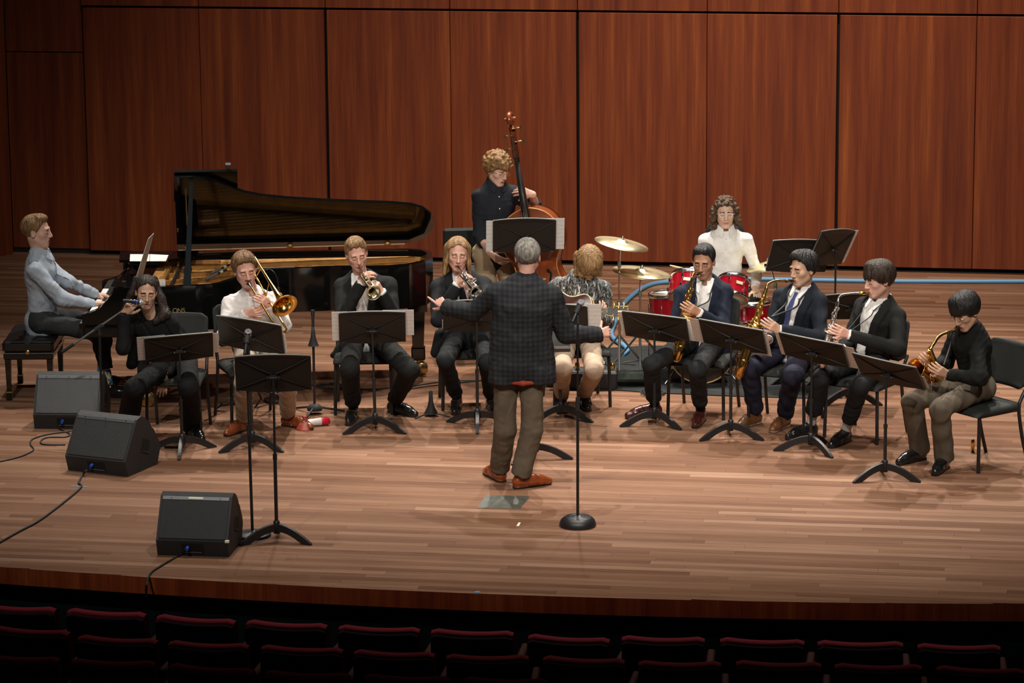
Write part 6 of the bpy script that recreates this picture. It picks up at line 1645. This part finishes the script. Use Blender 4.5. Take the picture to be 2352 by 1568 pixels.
for k in range(4):
    x = -.015+.010*k; MB().tube([bp_(x*2.2, -.60, .14), bp_(x*.9, Ln, .042), bp_(x*.6, Ln+.16, .03)], .0018, 4).build('string', M['silver'], t)
MB().prism([bp_(-.075, -.60, .05), bp_(.075, -.60, .05), bp_(.05, -.60, .145), bp_(-.05, -.60, .145)], bz*.012).build('bridge', M['stick'], t)
MB().prism([bp_(-.03, -.72, .08), bp_(.03, -.72, .08), bp_(.045, -1.02, .055), bp_(-.045, -1.02, .055)], fn*.015).build('tailpiece', M['ebony'], t)
mb = MB()
for s in (-1, 1): mb.prism([bp_(s*.026, Ln-.01, -.02), bp_(s*.026, Ln+.25, -.05), bp_(s*.026, Ln+.25, .0), bp_(s*.026, Ln-.01, .035)], bx*.010*s)
mb.prism([bp_(-.022, Ln, -.02), bp_(.022, Ln, -.02), bp_(.022, Ln+.25, -.05), bp_(-.022, Ln+.25, -.05)], -fn*.012); mb.build('pegbox', M['bass_wood'], t)
sp = []
for i in range(40):
    a = i/39*4.4*math.pi/1.6; r = .062*(1-.75*i/39); sp.append((r*math.cos(a+1.2), r*math.sin(a+1.2)))
cs_ = (Ln+.31, -.005)
mb = MB().tube([bp_(0, cs_[0]-p[0]*.9, cs_[1]+p[1]) for p in sp], [.024-.006*i/39 for i in range(40)], 10)
mb.tube([bp_(0, Ln+.22, -.03), bp_(0, cs_[0]-.03, -.045)], .026, 10); mb.tube([bp_(-.048, cs_[0], cs_[1]), bp_(.048, cs_[0], cs_[1])], .020, 12); mb.build('scroll', M['bass_wood'], t)
for k in range(4):
    s = 1 if k % 2 else -1; b = Ln+.07+.055*k
    MB().tube([bp_(0, b, 0), bp_(s*.06, b, -.01)], .006, 6).prism([bp_(s*.06, b-.018, -.012), bp_(s*.085, b-.022, -.012), bp_(s*.085, b+.018, -.012), bp_(s*.06, b+.014, -.012)], fn*.006).build('tuning_key', M['brass_dull'], t)
MB().tube([bot-BO, V3(0, 0, 0)], .008, 8).build('endpin', M['chrome'], t)

# ---- archtop guitar
gb = AT(1286, 716, 1.80); gh = AT(1392, 716, 1.70)
gx = nrm(gh-gb); gn = nrm(V3(.1, -.92, .38)-gx*np.dot(V3(.1, -.92, .38), gx)); gy = np.cross(gn, gx)
if gy[2] < 0: gy = -gy
t = thing('archtop_guitar', 'sunburst archtop guitar on the guitarist lap with its headstock toward the drums', 'guitar', gb)
gp = lambda a, b, c: gx*a+gy*b+gn*c
hf_ = [(-.27, 0), (-.26, .09), (-.20, .17), (-.10, .20), (0, .165), (.06, .128), (.12, .125), (.19, .142), (.235, .12), (.255, .06), (.26, 0)]
up_ = spline([(a, b, 0) for a, b in hf_], 3); lo_ = [(-.27, 0), (-.26, -.09), (-.20, -.17), (-.10, -.20), (0, -.165), (.05, -.125), (.10, -.125), (.15, -.14), (.165, -.10), (.17, -.05), (.26, 0)]
gl = spline([(a, b, 0) for a, b in lo_], 3); go = [(q[0], q[1]) for q in up_]+[(q[0], q[1]) for q in gl[-2:0:-1]]; ng = len(go)
mb = MB(); mb.add([gp(a, b, 0) for a, b in go]+[gp(a, b, -.085) for a, b in go], [(i, (i+1) % ng, ng+(i+1) % ng, ng+i) for i in range(ng)]+[tuple(range(ng, 2*ng))], False); mb.build('sides', M['sunburst'], t)
mb = MB(); vs = []
for j in range(5):
    u = 1-j/4; vs += [gp(a*u, b*u, .016*(1-u**2)) for a, b in go]
mb.add(vs, [(j*ng+i, j*ng+(i+1) % ng, (j+1)*ng+(i+1) % ng, (j+1)*ng+i) for j in range(4) for i in range(ng)], True); mb.build('top', M['dark_wood'], t)
MB().tube([gp(a, b, .001) for a, b in go]+[gp(*go[0], .001)], .0045, 6, False).build('binding', M['cream'], t)
MB().tube([gp(a, b, -.084) for a, b in go]+[gp(*go[0], -.084)], .0045, 6, False).build('binding', M['cream'], t)
nl = np.linalg.norm(gh-gb)
MB().prism([gp(.1, -.027, .018), gp(nl, -.022, .018), gp(nl, .022, .018), gp(.1, .027, .018)], gn*.010).build('fingerboard', M['ebony'], t)
MB().tube([gp(.2, 0, .008), gp(nl, 0, .008)], .020, 8).build('neck', M['dark_wood'], t)
hd_ = [(nl, -.022), (nl+.03, -.034), (nl+.08, -.040), (nl+.185, -.040), (nl+.18, -.01), (nl+.195, 0), (nl+.18, .01), (nl+.185, .040), (nl+.08, .040), (nl+.03, .034), (nl, .022)]
MB().prism([gp(a, b, .004) for a, b in hd_], gn*.016).build('headstock', M['ebony'], t)
MB().tube([gp(a, b, .021) for a, b in hd_], .003, 5).build('headstock_binding', M['brass'], t)
for s in (-1, 1):
    for k in range(3):
        a = nl+.065+.040*k; MB().lathe([(0, 0), (.008, 0), (.008, .008), (.004, .012), (0, .012)], gp(a, s*.026, .02), gn, 10).tube([gp(a, s*.04, .012), gp(a, s*.062, .012)], .004, 6).rbox(gp(a, s*.066, .012), (.016, .010, .012), .003, np.stack([gx, gy, gn], 1)).build('tuner', M['brass'], t)
MB().prism([gp(nl+.10, -.006, .0205), gp(nl+.15, -.006, .0205), gp(nl+.15, .006, .0205), gp(nl+.10, .006, .0205)], gn*.001).build('inlay', M['cream'], t)
for k in range(6): MB().tube([gp(-.1, -.02+.008*k, .035), gp(nl+.02, -.016+.0064*k, .030)], .0009, 4).build('string', M['silver'], t)

# ================================================================ drum kit
def drum(name, label, c, axis, r, h, topm, botm, shell='drum_red', lugs=6, badge=None, hoop='chrome', cat='drum'):
    """c centre, axis points to the batter head"""
    ax = nrm(axis); c = np.asarray(c, float); t = thing(name, label, cat, V3(c[0], c[1], 0)); o = V3(0, 0, c[2])
    MB().lathe([(r, -h/2+.01), (r, h/2-.01)], o, ax, 36).build('shell', M[shell], t)
    for s, m in ((1, topm), (-1, botm)):
        MB().lathe([(0, s*(h/2+.002)), (r*.99, s*(h/2+.002)), (r*1.0, s*(h/2-.006))], o, ax, 36).build('drum_head', M[m], t)
        MB().lathe([(r*1.0, s*(h/2-.018)), (r*1.035, s*(h/2-.018)), (r*1.035, s*(h/2+.014)), (r*.995, s*(h/2+.014)), (r*.995, s*(h/2-.005))], o, ax, 36).build('hoop', M[hoop], t)
    a0 = V3(0, 0, 1) if abs(ax[2]) < .9 else V3(1, 0, 0); N_ = nrm(np.cross(ax, a0)); B_ = np.cross(ax, N_)
    for k in range(lugs):
        a = 2*math.pi*(k+.35)/lugs; d = N_*math.cos(a)+B_*math.sin(a)
        MB().tube([o+d*(r*1.03)+ax*(h/2), o+d*(r*1.03)-ax*(h/2)], .003, 5).rbox(o+d*(r+.010)+ax*(h*.22), (.018, .018, .035), .005).rbox(o+d*(r+.010)-ax*(h*.22), (.018, .018, .035), .005).build('lug', M['chrome'], t)
    if badge is not None:
        d = nrm(badge-ax*np.dot(badge, ax)); sx = np.cross(d, ax)
        p = o+d*(r+.002)+ax*h*.05; MB().prism([p-sx*.028-ax*.014, p+sx*.028-ax*.014, p+sx*.028+ax*.014, p-sx*.028+ax*.014], d*.003).build('badge', M['badge'], t)
    return t, o, V3(c[0], c[1], 0)
def pole(mb, a, b, r=.009): return mb.tube([a, b], r, 8)
bt_, o_, b_ = drum('bass_drum', 'large bass drum with tan hoop lying behind the alto saxophonist chair', (1.545, 2.86, .275), (0, 1, 0), .262, .36, 'bass_head', 'bass_head', 'drum_red', 8, None, 'hoop_wood')
for s in (-1, 1): MB().tube([(s*.2, -.1, .12), (s*.30, -.2, .01)], .008, 6).build('spur', M['chrome'], bt_)
tilt = nrm(V3(.12, .78, .85))
c1 = AT(1580, 664, 2.98); tt, o_, b_ = drum('rack_tom', 'cherry red rack tom half hidden behind the alto saxophonist shoulder', c1, nrm(V3(.2, .7, .85)), .152, .20, 'drum_white', 'drum_head', badge=V3(-.2, -1, 0))
MB().tube([o_-V3(-.1, .0, .1), V3(1.545-c1[0], -.1, .50)], .012, 8).build('tom_mount', M['chrome'], tt)
c1 = AT(1683, 668, 2.98); tt, o_, b_ = drum('rack_tom', 'cherry red rack tom with gold badge beside the drummer hand', c1, tilt, .130, .18, 'drum_white', 'drum_head', badge=V3(.22, -1, 0))
MB().tube([o_-V3(.08, .0, .1), V3(1.56-c1[0], -.1, .50)], .012, 8).build('tom_mount', M['chrome'], tt)
c1 = AT(1722, 716, 3.30); tt, o_, b_ = drum('snare_drum', 'red snare drum with white head under the drummer left hand', c1, V3(-.05, .1, 1), .178, .14, 'drum_white', 'drum_head', lugs=8)
for k in range(3):
    a = 2.1*k+.4; MB().tube([o_-V3(0, 0, .09), V3(.22*math.cos(a), .22*math.sin(a), .01)], .009, 6).build('stand_leg', M['chrome'], tt)
c1 = AT(1545, 716, 3.15); tt, o_, b_ = drum('floor_tom', 'dark red floor tom at the left of the kit', c1, V3(-.05, .06, 1), .19, .30, 'drum_white', 'drum_head', lugs=8)
for k in range(3):
    a = 2.1*k+.9; MB().tube([o_+V3(.2*math.cos(a), .2*math.sin(a), .05), V3(.2*math.cos(a), .2*math.sin(a), .01)], .007, 6).build('leg', M['chrome'], tt)
def cymbal(label, c, axis, r, base, hat=False, straight=True):
    c = np.asarray(c, float); ax = nrm(axis); b = V3(base[0], base[1], 0); t = thing('cymbal', label, 'cymbal', b); o = c-b
    prof = [(.006, .030), (.03, .028), (.05, .014), (.055, .010), (r*.5, .004), (r, -.012), (r, -.0135), (r*.5, .002), (.055, .008), (.04, .02), (.006, .028)]
    MB().lathe(prof, o, ax, 48).build('plate', M['cymbal'], t)
    if hat: MB().lathe([(q[0], -q[1]*.8-.014) for q in prof], o, ax, 48).build('plate', M['cymbal'], t)
    top = o+ax*.06
    MB().tube([o-ax*.05, top], .005, 8).lathe([(.0, 0), (.014, 0), (.014, .02), (.006, .024), (0, .026)], o+ax*.03, ax, 12).build('wing_nut', M['chrome'], t)
    j = o-ax*.06; pt_ = V3(0, 0, j[2]-.05) if straight else V3(0, 0, .75)
    MB().tube([j, V3(0, 0, j[2]-.12), V3(0, 0, j[2]*.55)], .008, 8).build('upper_tube', M['chrome'], t)
    MB().tube([V3(0, 0, j[2]*.58), V3(0, 0, .12)], .012, 8).build('lower_tube', M['chrome'], t)
    MB().tube([V3(0, 0, j[2]-.15), V3(0, 0, j[2]-.10)], .015, 8).build('tilter', M['stand_edge'], t); MB().tube([V3(0, 0, j[2]*.54), V3(0, 0, j[2]*.60)], .019, 8).tube([V3(.0, 0, j[2]*.57), V3(.035, -.02, j[2]*.57)], .006, 6).build('clamp', M['stand_edge'], t)
    for k in range(3):
        a = 2.09*k+.5; e = V3(.28*math.cos(a), .28*math.sin(a), .012)
        MB().tube([V3(0, 0, .34), e], .0095, 6).tube([V3(0, 0, .10), e*.55+V3(0, 0, .06)], .006, 6).build('leg', M['stand_edge'], t)
        MB().tube([e*.93+V3(0, 0, .005), e*1.05], .014, 8).build('rubber_foot', M['rubber'], t)
    return t
c = AT(1428, 557, 3.05); cymbal('large ride cymbal tilted on a tall stand right of the guitarist', c, nrm(V3(.20, -.05, 1)), .225, (c[0]-.02, c[1]))
c = AT(1473, 624, 3.15); cymbal('hi hat cymbals below the large ride cymbal', c, nrm(V3(.13, -.02, 1)), .24, (c[0]-.01, c[1]), True)
c = AT(1768, 606, 3.55); cymbal('cymbal half hidden behind the angled drummer music stands', c, nrm(V3(-.25, 0, 1)), .20, (c[0]+.05, c[1]))
# drum throne with round backrest
t = thing('drum_throne', 'black drum throne whose rounded backrest shows behind the drummer shoulders', 'stool', V3(1.80, 3.80, 0))
MB().lathe([(0, .44), (.15, .44), (.165, .46), (.165, .50), (.15, .52), (0, .525)], n=28).build('seat', M['leather'], t)
bc = AT(1665, 545, 3.98)-V3(1.80, 3.80, 0); mb = MB(); pr = [(bc+V3(.17*math.cos(a)*1.0, .03*abs(math.cos(a))*-1, .19*math.sin(a)*(1 if math.sin(a) > 0 else .8))) for a in np.linspace(0, 2*math.pi, 28)[:-1]]
mb.prism(pr, (0, .05, 0), True); mb.build('backrest', M['chair_pad'], t)
MB().tube([(0, .18, .46), (bc[0], bc[1]+.06, bc[2])], .015, 8).build('back_post', M['black_metal'], t)
MB().tube([(0, 0, .1), (0, 0, .45)], .02, 8).build('post', M['chrome'], t)
for k in range(3):
    a = 2.09*k; MB().tube([(0, 0, .25), (.26*math.cos(a), .26*math.sin(a), .012)], .012, 6).build('leg', M['black_metal'], t)
# sticks
def stick(label, a, b):
    a, b = np.asarray(a), np.asarray(b); o = MB().tube([V3(0, 0, 0), (b-a)*.85, b-a], [.0075, .0065, .004], 8).build('drumstick', M['stick']); o.location = a; tag(o, label, 'drumstick', 'drumsticks')
stick('pale drumstick raised over the left tom', AT(1592, 622, 3.42), AT(1539, 609, 3.22)); stick('pale drumstick in the drummer left hand over the snare', AT(1745, 668, 3.46), AT(1714, 676, 3.26))
t_, Q = music_stand('left of the two angled black stands holding the drummer music', V3(*AT(1838, 700, 2.75)[:2], 0), AT(1838, 596, 2.75)[2], 14, 26, 90, (0, 0), desk_roll=4)
t_, Q = music_stand('right of the two angled black stands holding the drummer music', V3(*AT(1918, 700, 2.72)[:2], 0), AT(1922, 575, 2.72)[2], 52, 22, 90, (0, 0), desk_roll=8); sheet('white sheet sticking out right of the angled drummer stands', Q, .08, .33, .0, .30)
t_, Q = music_stand('low black stand behind the silver saxophone player', V3(*AT(1955, 712, 2.0)[:2], 0), AT(1955, 712, 2.0)[2], -20, 42, 90, (0, 0), desk_roll=-8)
t_, Q = music_stand('black music stand above the bass player and conductor heads', V3(*AT(1205, 545, 2.75)[:2], 0), AT(1205, 549, 2.75)[2], 2, 22, 90); sheet('folded white sheet left of the bass player stand', Q, -.31, -.09, .0, .29); sheet('printed white sheet right of the bass player stand', Q, .08, .325, .01, .305)
b = G(1231, 1052); t_, Q = music_stand('conductor music stand hidden behind the conductor with one foot showing', b, .93, 182, 30, -10, (0, .05))
# the singer's microphone
hd = AT(329, 696, SNG['hip'][1]-.27); tl = AT(282, 690, SNG['hip'][1]-.36)
handheld_mic('dark microphone with blue band gripped by the singer', tl, hd, 1.0, 'blue_conn')
